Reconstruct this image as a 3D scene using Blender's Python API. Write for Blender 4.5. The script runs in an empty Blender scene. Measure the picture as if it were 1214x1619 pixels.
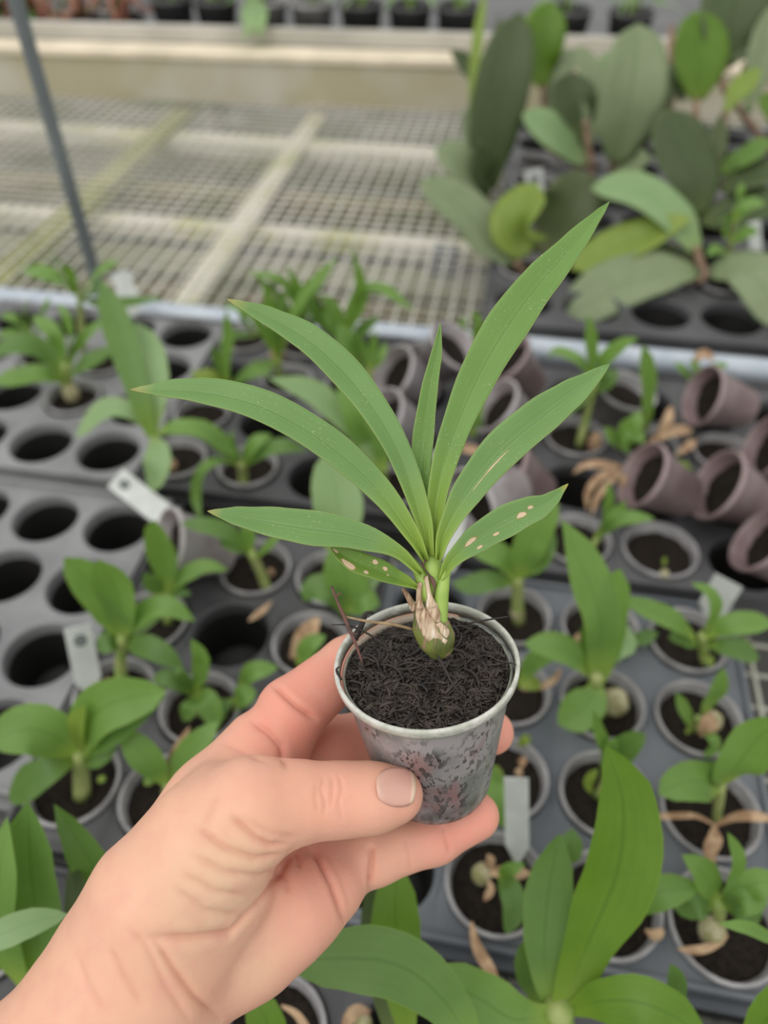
import bpy, bmesh, math, random
import numpy as np
from mathutils import Vector, Matrix, noise
from mathutils.kdtree import KDTree

random.seed(7)
RX = random.Random(11)
PI = math.pi
sc = bpy.context.scene
C = sc.collection

# ------------------------------------------------------------------ camera
TZ = 0.86            # height of the tray tops
CAMZ = TZ + 0.46
FP = 1200.0          # focal length in pixels of the 1214 x 1619 frame
cam_d = bpy.data.cameras.new('camera')
cam = bpy.data.objects.new('camera', cam_d); C.objects.link(cam)
cam.location = (0, 0, CAMZ)
cam.rotation_euler = (math.radians(45), 0, math.radians(10))
cam_d.sensor_fit = 'HORIZONTAL'; cam_d.sensor_width = 36.0
cam_d.lens = 36.0 * FP / 1214.0
cam_d.clip_start = 0.01
cam_d.dof.use_dof = True
cam_d.dof.focus_distance = 0.222
cam_d.dof.aperture_fstop = 9.2
sc.camera = cam
CM = Matrix.Translation((0, 0, CAMZ)) @ Matrix.Rotation(math.radians(10), 4, 'Z') @ Matrix.Rotation(math.radians(45), 4, 'X')

# ------------------------------------------------------------------ world: bright overcast seen through greenhouse glass
w = bpy.data.worlds.new('world'); sc.world = w; w.use_nodes = True
nt = w.node_tree; nt.nodes.clear()
o_ = nt.nodes.new('ShaderNodeOutputWorld'); bg = nt.nodes.new('ShaderNodeBackground')
tc = nt.nodes.new('ShaderNodeTexCoord'); sx = nt.nodes.new('ShaderNodeSeparateXYZ'); cr = nt.nodes.new('ShaderNodeValToRGB')
cr.color_ramp.elements[0].position = 0.0; cr.color_ramp.elements[0].color = (0.30, 0.30, 0.27, 1)
cr.color_ramp.elements[1].position = 1.0; cr.color_ramp.elements[1].color = (1.0, 1.0, 0.985, 1)
e = cr.color_ramp.elements.new(0.50); e.color = (0.52, 0.52, 0.49, 1)
e = cr.color_ramp.elements.new(0.62); e.color = (0.88, 0.88, 0.86, 1)
mr = nt.nodes.new('ShaderNodeMapRange'); mr.inputs[1].default_value = -1; mr.inputs[2].default_value = 1
L = nt.links.new
L(tc.outputs['Generated'], sx.inputs[0]); L(sx.outputs['Z'], mr.inputs[0]); L(mr.outputs[0], cr.inputs[0])
L(cr.outputs[0], bg.inputs['Color']); bg.inputs['Strength'].default_value = 1.0; L(bg.outputs[0], o_.inputs[0])
sun_d = bpy.data.lights.new('sun', 'SUN'); sun_d.energy = 0.9; sun_d.angle = math.radians(50); sun_d.color = (1.0, 0.97, 0.92)
sun = bpy.data.objects.new('sun', sun_d); C.objects.link(sun); sun.rotation_euler = (math.radians(28), math.radians(-24), 0); sun.location = (-1, -1, 4)
sc.view_settings.view_transform = 'Standard'; sc.view_settings.look = 'None'
sc.view_settings.exposure = 0.15; sc.view_settings.gamma = 1.0
sc.view_settings.use_curve_mapping = False
sc.cycles.use_denoising = True
sc.cycles.max_bounces = 8; sc.cycles.transparent_max_bounces = 12

# ------------------------------------------------------------------ helpers
def P(px, py, d):                       # a point at a depth (m) along the lens axis
    return CM @ Vector(((px - 607) / FP * d, (809.5 - py) / FP * d, -d))
def G(px, py, h=0.0):                   # a point at a height (m) over the tray tops
    dr = CM.to_3x3() @ Vector(((px - 607) / FP, (809.5 - py) / FP, -1))
    t = (h - 0.46) / dr.z
    return Vector((0, 0, CAMZ)) + dr * t
def depth_of(p):
    return -(CM.inverted() @ p).z

def sm(o, angle=None):
    for p in o.data.polygons: p.use_smooth = True
    return o
def mesh_obj(name, verts, faces, mat, parent=None, smooth=True, uv=None):
    me = bpy.data.meshes.new(name); me.from_pydata([tuple(v) for v in verts], [], faces)
    if uv is not None:
        ul = me.uv_layers.new(name='UVMap')
        li = [0] * len(me.loops); me.loops.foreach_get('vertex_index', li)
        ul.data.foreach_set('uv', [c for i in li for c in uv[i]])
    if smooth: me.polygons.foreach_set('use_smooth', [True] * len(me.polygons))
    me.update()
    o = bpy.data.objects.new(name, me); C.objects.link(o)
    if mat: me.materials.append(mat)
    if parent: o.parent = parent; o.matrix_parent_inverse = parent.matrix_basis.inverted()
    return o
def empty(name, loc=(0, 0, 0), label=None, cat=None, group=None):
    o = bpy.data.objects.new(name, None); C.objects.link(o); o.location = loc; o.empty_display_size = 0.01
    if label: o['label'] = label
    if cat: o['category'] = cat
    if group: o['group'] = group
    return o
def tag(o, label, cat, group=None):
    o['label'] = label; o['category'] = cat
    if group: o['group'] = group
    return o
class MB:
    def __init__(s): s.v = []; s.f = []
    def box(s, x0, x1, y0, y1, z0, z1):
        b = len(s.v)
        s.v += [(x, y, z) for z in (z0, z1) for y in (y0, y1) for x in (x0, x1)]
        s.f += [tuple(b + i for i in q) for q in ((0, 2, 3, 1), (4, 5, 7, 6), (0, 1, 5, 4), (2, 6, 7, 3), (0, 4, 6, 2), (1, 3, 7, 5))]
    def tube(s, pts, rad, n=8, cap=True):
        pts = [Vector(p) for p in pts]; m = len(pts); b = len(s.v)
        r = rad if isinstance(rad, (list, tuple)) else [rad] * m
        u = None
        for i, p in enumerate(pts):
            t = (pts[min(i + 1, m - 1)] - pts[max(i - 1, 0)]).normalized()
            if u is None:
                u = t.orthogonal().normalized()
            u = (u - t * u.dot(t)).normalized(); v = t.cross(u)
            for k in range(n):
                a = 2 * PI * k / n
                s.v.append(tuple(p + (u * math.cos(a) + v * math.sin(a)) * r[i]))
        for i in range(m - 1):
            for k in range(n):
                k2 = (k + 1) % n
                s.f.append((b + i * n + k, b + i * n + k2, b + (i + 1) * n + k2, b + (i + 1) * n + k))
        if cap:
            s.f.append(tuple(b + k for k in reversed(range(n)))); s.f.append(tuple(b + (m - 1) * n + k for k in range(n)))
    def lathe(s, prof, n=32, closed=False):
        b = len(s.v)
        for (r, z) in prof:
            for k in range(n):
                a = 2 * PI * k / n
                s.v.append((r * math.cos(a), r * math.sin(a), z))
        for i in range(len(prof) - 1):
            for k in range(n):
                k2 = (k + 1) % n
                s.f.append((b + i * n + k, b + i * n + k2, b + (i + 1) * n + k2, b + (i + 1) * n + k))
        return b
    def build(s, name, mat, parent=None, smooth=True): return mesh_obj(name, s.v, s.f, mat, parent, smooth)
def catmull(pts, n):
    pts = [Vector(p) for p in pts]
    if len(pts) == 2: return [pts[0].lerp(pts[1], i / (n - 1)) for i in range(n)]
    q = [pts[0] * 2 - pts[1]] + pts + [pts[-1] * 2 - pts[-2]]
    dense = []
    for i in range(1, len(q) - 2):
        for k in range(16):
            t = k / 16; a, b, c, d = q[i - 1], q[i], q[i + 1], q[i + 2]
            dense.append(0.5 * ((2 * b) + (c - a) * t + (2 * a - 5 * b + 4 * c - d) * t * t + (3 * b - a - 3 * c + d) * t ** 3))
    dense.append(pts[-1])
    L_ = [0]
    for i in range(1, len(dense)): L_.append(L_[-1] + (dense[i] - dense[i - 1]).length)
    out = []; j = 0
    for i in range(n):
        s = L_[-1] * i / (n - 1)
        while j < len(L_) - 2 and L_[j + 1] < s: j += 1
        d = L_[j + 1] - L_[j]
        out.append(dense[j].lerp(dense[j + 1], 0 if d < 1e-12 else min(1, (s - L_[j]) / d)))
    return out
def interp(tab, s):
    for (a, x), (b, y) in zip(tab, tab[1:]):
        if s <= b:
            t = (s - a) / (b - a); t = t * t * (3 - 2 * t) * .5 + t * .5
            return x + (y - x) * t
    return tab[-1][1]

# ------------------------------------------------------------------ materials
def nmat(name):
    m = bpy.data.materials.new(name); m.use_nodes = True
    return m, m.node_tree, m.node_tree.nodes['Principled BSDF']
def N(nt, t, **kw):
    n = nt.nodes.new(t)
    for k, v in kw.items(): setattr(n, k, v)
    return n
def mix(nt, a, b, fac, blend='MIX'):
    n = nt.nodes.new('ShaderNodeMix'); n.data_type = 'RGBA'; n.blend_type = blend
    for sock, val in ((n.inputs['Factor'], fac), (n.inputs['A'], a), (n.inputs['B'], b)):
        if hasattr(val, 'node'): nt.links.new(val, sock)
        elif isinstance(val, (int, float)): sock.default_value = val
        else: sock.default_value = (*val, 1) if len(val) == 3 else val
    return n.outputs['Result']
def noise_f(nt, scale, detail=3, vec=None, lo=0.4, hi=0.6, rough=.5):
    n = nt.nodes.new('ShaderNodeTexNoise'); n.inputs['Scale'].default_value = scale; n.inputs['Detail'].default_value = detail
    n.inputs['Roughness'].default_value = rough
    if vec: nt.links.new(vec, n.inputs['Vector'])
    m = nt.nodes.new('ShaderNodeMapRange'); m.inputs[1].default_value = lo; m.inputs[2].default_value = hi
    nt.links.new(n.outputs['Fac'], m.inputs[0]); return m.outputs[0]
def bump(nt, b, h, strength, dist):
    n = nt.nodes.new('ShaderNodeBump'); n.inputs['Strength'].default_value = strength; n.inputs['Distance'].default_value = dist
    nt.links.new(h, n.inputs['Height']); nt.links.new(n.outputs[0], b.inputs['Normal'])
def simple(name, col, col2=None, scale=20, rough=.6, spec=.5, metal=0, bmp=0, lo=.4, hi=.6, bscale=None):
    m, nt, b = nmat(name)
    t = N(nt, 'ShaderNodeTexCoord')
    if col2:
        f = noise_f(nt, scale, 4, t.outputs['Object'], lo, hi)
        nt.links.new(mix(nt, col, col2, f), b.inputs['Base Color'])
    else: b.inputs['Base Color'].default_value = (*col, 1)
    b.inputs['Roughness'].default_value = rough; b.inputs['Metallic'].default_value = metal
    b.inputs['Specular IOR Level'].default_value = spec
    if bmp:
        bump(nt, b, noise_f(nt, bscale or scale * 4, 3, t.outputs['Object'], 0, 1), bmp, .002)
    return m
def leaf_mat(name, green, dark, base, spots=(), vein=.25, speck=.0, transl=.28, rough=.42, tip=None, edge=None, blotch=.35):
    m, nt, b = nmat(name)
    uvn = N(nt, 'ShaderNodeUVMap'); sp = N(nt, 'ShaderNodeSeparateXYZ'); nt.links.new(uvn.outputs[0], sp.inputs[0])
    tcn = N(nt, 'ShaderNodeTexCoord')
    def math_(op, a, b_=None, c=None):
        n = N(nt, 'ShaderNodeMath', operation=op)
        for i, x in enumerate((a, b_, c)):
            if x is None: continue
            if hasattr(x, 'node'): nt.links.new(x, n.inputs[i])
            else: n.inputs[i].default_value = x
        return n.outputs[0]
    f = noise_f(nt, 60, 3, tcn.outputs['Object'], .3, .7)
    col = mix(nt, green, dark, math_('MULTIPLY', f, blotch))
    au = math_('ABSOLUTE', math_('SUBTRACT', sp.outputs[0], .5))
    # parallel veins
    st = math_('SINE', math_('MULTIPLY', sp.outputs[0], 95.0))
    st2 = math_('SINE', math_('MULTIPLY', sp.outputs[0], 41.0))
    vv = math_('MULTIPLY', math_('ADD', math_('ADD', st, st2), 2.0), .25 * vein)
    col = mix(nt, col, dark, vv)
    mid = N(nt, 'ShaderNodeMapRange'); mid.inputs[1].default_value = 0.035; mid.inputs[2].default_value = 0.0
    nt.links.new(au, mid.inputs[0])
    col = mix(nt, col, dark, math_('MULTIPLY', mid.outputs[0], .85))
    ed = N(nt, 'ShaderNodeMapRange'); ed.inputs[1].default_value = 0.475; ed.inputs[2].default_value = 0.5
    nt.links.new(au, ed.inputs[0])
    col = mix(nt, col, edge or base, math_('MULTIPLY', ed.outputs[0], .6))
    bs = N(nt, 'ShaderNodeMapRange'); bs.inputs[1].default_value = 0.27; bs.inputs[2].default_value = 0.0
    nt.links.new(sp.outputs[1], bs.inputs[0])
    col = mix(nt, col, base, bs.outputs[0])
    if tip:
        tp = N(nt, 'ShaderNodeMapRange'); tp.inputs[1].default_value = 0.93; tp.inputs[2].default_value = 1.0
        nt.links.new(sp.outputs[1], tp.inputs[0]); col = mix(nt, col, tip, tp.outputs[0])
    if speck:
        n1 = noise_f(nt, 1700, 1, tcn.outputs['Object'], .66, .76); n2 = noise_f(nt, 90, 2, tcn.outputs['Object'], .45, .62)
        col = mix(nt, col, (.46, .56, .36), math_('MULTIPLY', math_('MULTIPLY', n1, n2), speck))
    for (u, v, ru, rv) in spots:
        vm = N(nt, 'ShaderNodeVectorMath', operation='SUBTRACT'); nt.links.new(uvn.outputs[0], vm.inputs[0]); vm.inputs[1].default_value = (u, v, 0)
        vd = N(nt, 'ShaderNodeVectorMath', operation='DIVIDE'); nt.links.new(vm.outputs[0], vd.inputs[0]); vd.inputs[1].default_value = (ru, rv, 1)
        ln = N(nt, 'ShaderNodeVectorMath', operation='LENGTH'); nt.links.new(vd.outputs[0], ln.inputs[0])
        nz = noise_f(nt, 420, 2, tcn.outputs['Object'], .2, .8)
        dd = math_('ADD', ln.outputs['Value'], math_('MULTIPLY', nz, .7))
        q = N(nt, 'ShaderNodeMapRange'); q.inputs[1].default_value = 1.35; q.inputs[2].default_value = 1.15
        nt.links.new(dd, q.inputs[0])
        rim = N(nt, 'ShaderNodeMapRange'); rim.inputs[1].default_value = 1.6; rim.inputs[2].default_value = 1.35
        nt.links.new(dd, rim.inputs[0])
        col = mix(nt, col, (.30, .26, .05), math_('MULTIPLY', rim.outputs[0], .8))
        col = mix(nt, col, (.74, .56, .40), q.outputs[0])
    nt.links.new(col, b.inputs['Base Color'])
    b.inputs['Roughness'].default_value = rough; b.inputs['Specular IOR Level'].default_value = .38
    bump(nt, b, math_('ADD', st, st2), .09, .0002)
    tr = N(nt, 'ShaderNodeBsdfTranslucent'); ms = N(nt, 'ShaderNodeMixShader'); ms.inputs[0].default_value = transl
    hs = N(nt, 'ShaderNodeMix', data_type='RGBA', blend_type='MULTIPLY'); hs.inputs['Factor'].default_value = 1; nt.links.new(col, hs.inputs['A']); hs.inputs['B'].default_value = (1.3, 1.35, .6, 1)
    nt.links.new(hs.outputs['Result'], tr.inputs[0])
    out = nt.nodes['Material Output']
    nt.links.new(b.outputs[0], ms.inputs[1]); nt.links.new(tr.outputs[0], ms.inputs[2]); nt.links.new(ms.outputs[0], out.inputs[0])
    return m

M = {}
M['fresh'] = leaf_mat('seedling_leaf', (.185, .325, .075), (.115, .230, .040), (.30, .42, .08), vein=.2)
M['mid'] = leaf_mat('mid_green_leaf', (.135, .245, .060), (.085, .170, .034), (.22, .34, .06), vein=.2)
M['pale'] = leaf_mat('pale_green_leaf', (.29, .42, .20), (.20, .33, .13), (.32, .43, .16), vein=.2)
M['deep'] = leaf_mat('deep_green_leaf', (.095, .135, .052), (.06, .092, .034), (.15, .20, .07), vein=.2, rough=.5)
M['olive'] = leaf_mat('olive_leaf', (.105, .135, .052), (.075, .10, .035), (.17, .18, .07), vein=.2, rough=.5)
M['grey'] = leaf_mat('grey_green_leaf', (.29, .355, .205), (.18, .24, .115), (.25, .32, .16), vein=.25, rough=.5)
M['lime'] = leaf_mat('lime_leaf', (.27, .37, .065), (.14, .23, .03), (.28, .36, .08), vein=.2)
M['bright'] = leaf_mat('bright_leaf', (.135, .255, .022), (.080, .170, .014), (.20, .31, .04), vein=.2)
M['dry'] = simple('dry_leaf', (.48, .33, .20), (.30, .18, .10), 120, .8)
M['stem'] = simple('green_stem', (.24, .34, .08), (.34, .38, .14), 60, .5)
M['brown_stem'] = simple('papery_brown_stem', (.34, .23, .15), (.20, .12, .08), 90, .8)
M['bulb'] = simple('pale_bulb', (.42, .38, .24), (.25, .24, .10), 150, .7)
M['soil'] = simple('potting_soil', (.013, .010, .008), (.028, .021, .016), 300, .95, .2, bmp=.8)
M['tray_dark'] = simple('black_plastic', (.038, .038, .040), (.072, .072, .076), 9, .42, .5)
M['tray_painted_shine'] = simple('black_plastic_painted_shine', (.17, .17, .175), (.24, .24, .245), 12, .38, .6)  # black plastic, base colour paled to paint in the light it reflects
M['tray_blue'] = simple('dusty_blue_grey_plastic', (.085, .094, .108), (.135, .145, .16), 14, .5, .4)
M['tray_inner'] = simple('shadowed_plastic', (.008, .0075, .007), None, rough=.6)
M['pot_bg'] = simple('grey_clear_plastic', (.36, .35, .355), (.22, .21, .215), 40, .35, .5)
M['pot_mauve'] = simple('soil_stained_clear_plastic', (.33, .255, .255), (.22, .155, .155), 22, .38, .5)
M['pot_silver'] = simple('scuffed_clear_plastic', (.46, .43, .44), (.30, .26, .265), 30, .33, .6)
M['tagw'] = simple('white_label_plastic', (.58, .60, .58), (.50, .52, .50), 60, .5)
M['ink'] = simple('grey_ink', (.12, .14, .14), None, rough=.6)
M['pipe'] = simple('galvanised_tube', (.40, .45, .52), (.50, .55, .60), 30, .35, .5, metal=.15)
M['post'] = simple('grey_green_tube', (.20, .225, .23), (.15, .17, .175), 14, .55)
M['wire'] = simple('galvanised_wire', (.66, .63, .57), (.46, .46, .38), 8, .5)
M['moss_bar'] = simple('mossy_aluminium', (.78, .74, .64), (.58, .58, .30), 9, .7, lo=.47, hi=.62)
M['beige_bar'] = simple('weathered_beam', (.27, .26, .21), (.21, .215, .12), 12, .8)
M['brown_bar'] = simple('weathered_brown_beam', (.26, .20, .14), (.16, .16, .07), 12, .8)
M['moss'] = simple('moss_stain', (.19, .21, .03), (.30, .31, .07), 30, .9)
M['kerb'] = simple('stained_concrete', (.53, .50, .42), (.44, .40, .27), 5, .85)
M['kerb_top'] = simple('pale_concrete', (.80, .70, .54), (.66, .58, .44), 10, .85)
M['ledge'] = simple('grey_ledge', (.55, .52, .46), (.44, .42, .37), 7, .6)
M['floor'] = simple('wet_grit_floor', (.085, .083, .077), (.055, .06, .035), 4, .85, bmp=.3)
M['red'] = simple('red_leaf', (.30, .075, .06), (.16, .10, .04), 60, .6)

# ------------------------------------------------------------------ leaves, pots, plants
LEAFW = [(0, .22), (.12, .40), (.35, .86), (.55, 1.0), (.75, .86), (.9, .46), (1, .02)]
STRAPW = [(0, .30), (.2, .62), (.45, .95), (.65, 1.0), (.82, .78), (.94, .36), (1, .02)]
OVALW = [(0, .16), (.12, .52), (.3, .88), (.5, 1.0), (.7, .97), (.86, .76), (.95, .45), (1, .06)]
def leaf_mesh(name, pts, widths, mat, parent, hint=None, fold=.22, n=16, wave=0.0, twist=0.0, cols=6, thick=0.0, curl=0.0, pw=1.3):
    """pts: 3-D spine; widths: function of s giving full width in m"""
    sp_ = catmull(pts, n); V_ = []; F_ = []; UV = []
    hint = hint or (CM.to_3x3() @ Vector((0, .35, 1)))
    ph = RX.uniform(0, 6)
    for i, p in enumerate(sp_):
        s = i / (n - 1)
        t = (sp_[min(i + 1, n - 1)] - sp_[max(i - 1, 0)]).normalized()
        nn = (hint - t * hint.dot(t))
        if nn.length < 1e-5: nn = t.orthogonal()
        nn.normalize(); side = t.cross(nn)
        if twist:
            R = Matrix.Rotation(twist * (s - .3), 3, t); nn = R @ nn; side = R @ side
        ww = widths(s)
        for k in range(cols + 1):
            u = k / cols * 2 - 1
            f = fold(s) if callable(fold) else fold
            z = f * (abs(u) ** pw) * ww * .5 - curl * u * u * ww * .5 * s
            z += wave * ww * math.sin(s * 14 + ph + (2 if u > 0 else 0)) * u * u
            V_.append(p + side * (u * ww * .5 * math.sqrt(max(.2, 1 - f * f * .5))) + nn * z)
            UV.append(((u + 1) / 2, s))
    for i in range(n - 1):
        for k in range(cols):
            a = i * (cols + 1) + k
            F_.append((a, a + 1, a + cols + 2, a + cols + 1))
    o = mesh_obj(name, V_, F_, mat, parent, True, UV)
    if thick:
        md = o.modifiers.new('thickness', 'SOLIDIFY'); md.thickness = thick; md.offset = 0
    return o
def bgleaf(parent, mat, wpx, pts, shape='l', name='leaf', fold=.22, wave=.04, twist=0.0, n=12, cols=4):
    q = [G(x, y, h / 100) for x, y, h in pts]
    d = 1.08 * sum(depth_of(p) for p in q) / len(q)
    tab = {'l': LEAFW, 's': STRAPW, 'o': OVALW}[shape]; W = wpx * d / FP
    return leaf_mesh(name, q, lambda s: W * interp(tab, s), M[mat], parent, None, fold, n, wave, twist, cols)
def bgstem(parent, mat, pts, w0, w1, name='stem'):
    q = [G(x, y, h / 100) for x, y, h in pts]; d = sum(depth_of(p) for p in q) / len(q)
    q = catmull(q, 7); m = MB(); m.tube(q, [(w0 + (w1 - w0) * i / 6) * .5 * d / FP for i in range(7)], 8)
    return m.build(name, M[mat], parent)

def pot_mesh(n=28, R=.028, H=.05, r=.0185, lip=.004, th=.0012):
    m = MB()
    m.lathe([(0.0001, -H), (r - .001, -H), (r, -H + .001), (R - .002, -lip), (R - .0002, -lip), (R, -lip + .0005), (R, -.0004), (R - .0004, 0), (R - th - .0006, 0),
             (R - th - .001, -.0006), (R - th - .002, -lip), (r - th, -H + .0012), (0.0001, -H + .0012)], n)
    return m
_pm = {}
def make_pot(parent, mat, loc, rot=None, R=.028, name='pot'):
    key = (mat, round(R, 4))
    if key not in _pm:
        m = pot_mesh(R=R); me = bpy.data.meshes.new('pot'); me.from_pydata(m.v, [], m.f); me.polygons.foreach_set('use_smooth', [True] * len(me.polygons)); me.materials.append(M[mat]); _pm[key] = me
    o = bpy.data.objects.new(name, _pm[key]); C.objects.link(o)
    if parent: o.parent = parent; o.matrix_parent_inverse = parent.matrix_basis.inverted()
    o.matrix_basis = Matrix.Translation(loc) @ (rot.to_4x4() if rot else Matrix.Identity(4))
    return o
_sm = {}
def make_soil(parent, loc, rot=None, R=.025, depth=.009):
    key = round(R, 4)
    if key not in _sm:
        m = MB(); n = 28; rings = [0.15, .4, .65, .85, 1.0]
        m.v.append((0, 0, .001))
        for q in rings:
            for k in range(n):
                a = 2 * PI * k / n; m.v.append((R * q * math.cos(a), R * q * math.sin(a), RX.uniform(-.0012, .0012)))
        for k in range(n): m.f.append((0, 1 + k, 1 + (k + 1) % n))
        for i in range(len(rings) - 1):
            for k in range(n):
                a = 1 + i * n; m.f.append((a + k, a + n + k, a + n + (k + 1) % n, a + (k + 1) % n))
        b = len(m.v)
        for k in range(n):
            a = 2 * PI * k / n; m.v.append((R * .9 * math.cos(a), R * .9 * math.sin(a), -.010))
        a = 1 + (len(rings) - 1) * n
        for k in range(n): m.f.append((a + k, b + k, b + (k + 1) % n, a + (k + 1) % n))
        m.f.append(tuple(b + k for k in range(n)))
        me = bpy.data.meshes.new('soil'); me.from_pydata(m.v, [], m.f); me.polygons.foreach_set('use_smooth', [True] * len(me.polygons)); me.materials.append(M['soil']); _sm[key] = me
    o = bpy.data.objects.new('soil', _sm[key]); C.objects.link(o)
    o.parent = parent; o.matrix_parent_inverse = parent.matrix_basis.inverted()
    o.matrix_basis = Matrix.Translation(Vector(loc)) @ (rot.to_4x4() if rot else Matrix.Identity(4)) @ Matrix.Translation((0, 0, -depth))
    return o
def dry_blob(parent, px, py, h, wpx, name='dry_bulb', mat='bulb', tall=1.3):
    c = G(px, py, h / 100); r = wpx * depth_of(c) / FP / 2
    bm = bmesh.new(); bmesh.ops.create_icosphere(bm, subdivisions=2, radius=r)
    for v in bm.verts:
        v.co.z *= tall; v.co *= 1 + .14 * noise.noise(v.co * 300)
        v.co += c
    me = bpy.data.meshes.new(name); bm.to_mesh(me); bm.free(); me.polygons.foreach_set('use_smooth', [True] * len(me.polygons)); me.materials.append(M[mat])
    o = bpy.data.objects.new(name, me); C.objects.link(o); o.parent = parent; o.matrix_parent_inverse = parent.matrix_basis.inverted(); return o
HOLES = set()
def take(g):
    best = min([c for c in HOLES_ALL if c not in HOLES], key=lambda c: (c[0] - g.x) ** 2 + (c[1] - g.y) ** 2)
    HOLES.add(best); return Vector((best[0], best[1], TZ + .0045))
def snap(px, py):
    """nearest tray hole to where the pot stands"""
    g = G(px, py, .003)
    return take(g)
HOLES_ALL = []
def potted(label, pot_px, leaves=(), stem=None, bulb=None, cat='potted plant', name='potted_seedling', group=None, R=.0275, potmat='pot_bg', at=None):
    loc = take(at) if at is not None else snap(*pot_px)
    e = empty(name, loc, label, cat, group)
    bpy.context.view_layer.update()
    make_pot(e, potmat, loc, R=R); make_soil(e, loc, R=R - .0025)
    if stem: bgstem(e, *stem)
    if bulb:
        for b in bulb: dry_blob(e, *b)
    for lf in leaves:
        mat, wpx, pts = lf[:3]; kw = lf[3] if len(lf) > 3 else {}
        bgleaf(e, mat, wpx, pts, **kw)
    return e

# ------------------------------------------------------------------ the setting
def plane_struct(name, x0, x1, y0, y1, z0, z1, mat):
    m = MB(); m.box(x0, x1, y0, y1, z0, z1); o = m.build(name, M[mat], None, False); o['kind'] = 'structure'; return o
plane_struct('floor', -4, 4, -1.5, 5.5, -.05, 0, 'floor')

# ------------------------------------------------------------------ benches
MZ = TZ - .055
def wire_field(x0, x1, y0, y1, z, s, r, name, parent):
    m = MB()
    x = x0
    while x <= x1: m.box(x - r, x + r, y0, y1, z - r, z + r); x += s
    y = y0
    while y <= y1: m.box(x0, x1, y - r * .75, y + r * .75, z - r * 2.2, z - r * .7); y += s
    o = m.build(name, M['wire'], parent, False); o['kind'] = 'stuff'; return o
bench = empty('wire_bench', (0, 1.2, MZ), 'empty wire mesh greenhouse bench with mossy beams under it', 'bench')
wire_field(-1.9, 1.5, .765, 1.70, MZ, .0235, .0014, 'wire_mesh', bench)
def under_bar(y0, y1, mat, x0, x1, dz, name='beam', th=.02):
    a, b = G(400, y1, dz), G(400, y0, dz)
    m = MB(); m.box(x0, x1, a.y, b.y, TZ + dz - th, TZ + dz); m.build(name, M[mat], bench, False)
under_bar(213, 232, 'moss_bar', -1.8, 1.5, -.085)
under_bar(236, 272, 'beige_bar', -1.8, 1.5, -.16)
under_bar(298, 316, 'brown_bar', -1.8, 1.5, -.10)
under_bar(326, 350, 'beige_bar', -1.8, 1.5, -.15)
under_bar(352, 370, 'moss_bar', -1.8, 1.5, -.10)
under_bar(405, 440, 'beige_bar', -1.8, 1.5, -.12)
under_bar(462, 474, 'brown_bar', -1.8, 1.5, -.12)
for (xa, ya, xb, yb, wd, mat) in ((385, 350, 530, 140, .030, 'moss_bar'), (170, 280, 330, 140, .040, 'moss')):
    a = G(xa, ya, -.075); b = G(xb, yb, -.075); xm = (a.x + b.x) / 2
    m = MB(); m.box(xm - wd / 2, xm + wd / 2, .80, 1.69, TZ - .09, TZ - .072); m.build('cross_beam', M[mat], bench, False)
for x in (-1.3, -.1, 1.1):
    m = MB(); m.box(x - .02, x + .02, 1.1, 1.14, 0, MZ - .03); m.build('leg', M['post'], bench, False)
near = empty('tray_bench', (0, .3, MZ), 'near bench of wire mesh carrying the seedling trays', 'bench')
wire_field(-1.0, .8, -.25, .72, MZ, .03, .0015, 'wire_mesh', near)
for x in (-.8, .6):
    m = MB(); m.box(x - .02, x + .02, .1, .14, 0, MZ - .004); m.build('leg', M['post'], near, False)
m = MB(); m.tube([(-1.6, .738, TZ - .006), (1.2, .738, TZ - .006)], .0135, 20)
tag(m.build('bench_rail', M['pipe']), 'pale blue-grey round metal tube along the back edge of the trays', 'rail')
b0 = P(145, 413, 1.02); b0.z = TZ - .03
m = MB()
pp = G(145, 416, 0)
pp.x, pp.y = pp.x * .7585 / pp.y, .7585
m.tube([(pp.x, pp.y, 0.0), (pp.x, pp.y, 2.4)], .0075, 14)
tag(m.build('support_post', M['post']), 'thin grey vertical metal tube rising at the upper left', 'post')
kb = empty('kerb_beam', (0, 1.62, TZ), 'stained beige concrete beam closing the far end of the wire bench', 'beam')
m = MB(); m.box(-2.2, 1.8, 1.69, 1.755, TZ - .062, TZ + .022); m.build('face', M['kerb'], kb, False)
m = MB(); m.box(-2.2, 1.8, 1.684, 1.755, TZ + .0221, TZ + .033); m.build('cap', M['kerb_top'], kb, False)
for x in (-2.0, 0, 1.6):
    m = MB(); m.box(x - .03, x + .03, 1.695, 1.75, 0, TZ - .062); m.build('leg', M['post'], kb, False)
kb.rotation_euler.z = math.radians(4)
fb = empty('far_bench', (0, 1.62, TZ), 'far bench with a pale grey ledge carrying pots of red and green plants', 'bench')
m = MB(); m.box(-2.6, 2.2, 1.76, 1.79, TZ + .034, TZ + .060); m.build('ledge', M['ledge'], fb, False)
m = MB(); m.box(-2.6, 2.2, 1.79, 2.75, TZ + .002, TZ + .020); m.build('bench_top', M['tray_dark'], fb, False)
for x in (-2.3, -.8, .5, 1.9):
    m = MB(); m.box(x - .02, x + .02, 2.2, 2.24, 0, TZ + .002); m.build('leg', M['post'], fb, False)
fb.rotation_euler.z = math.radians(4)

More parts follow.
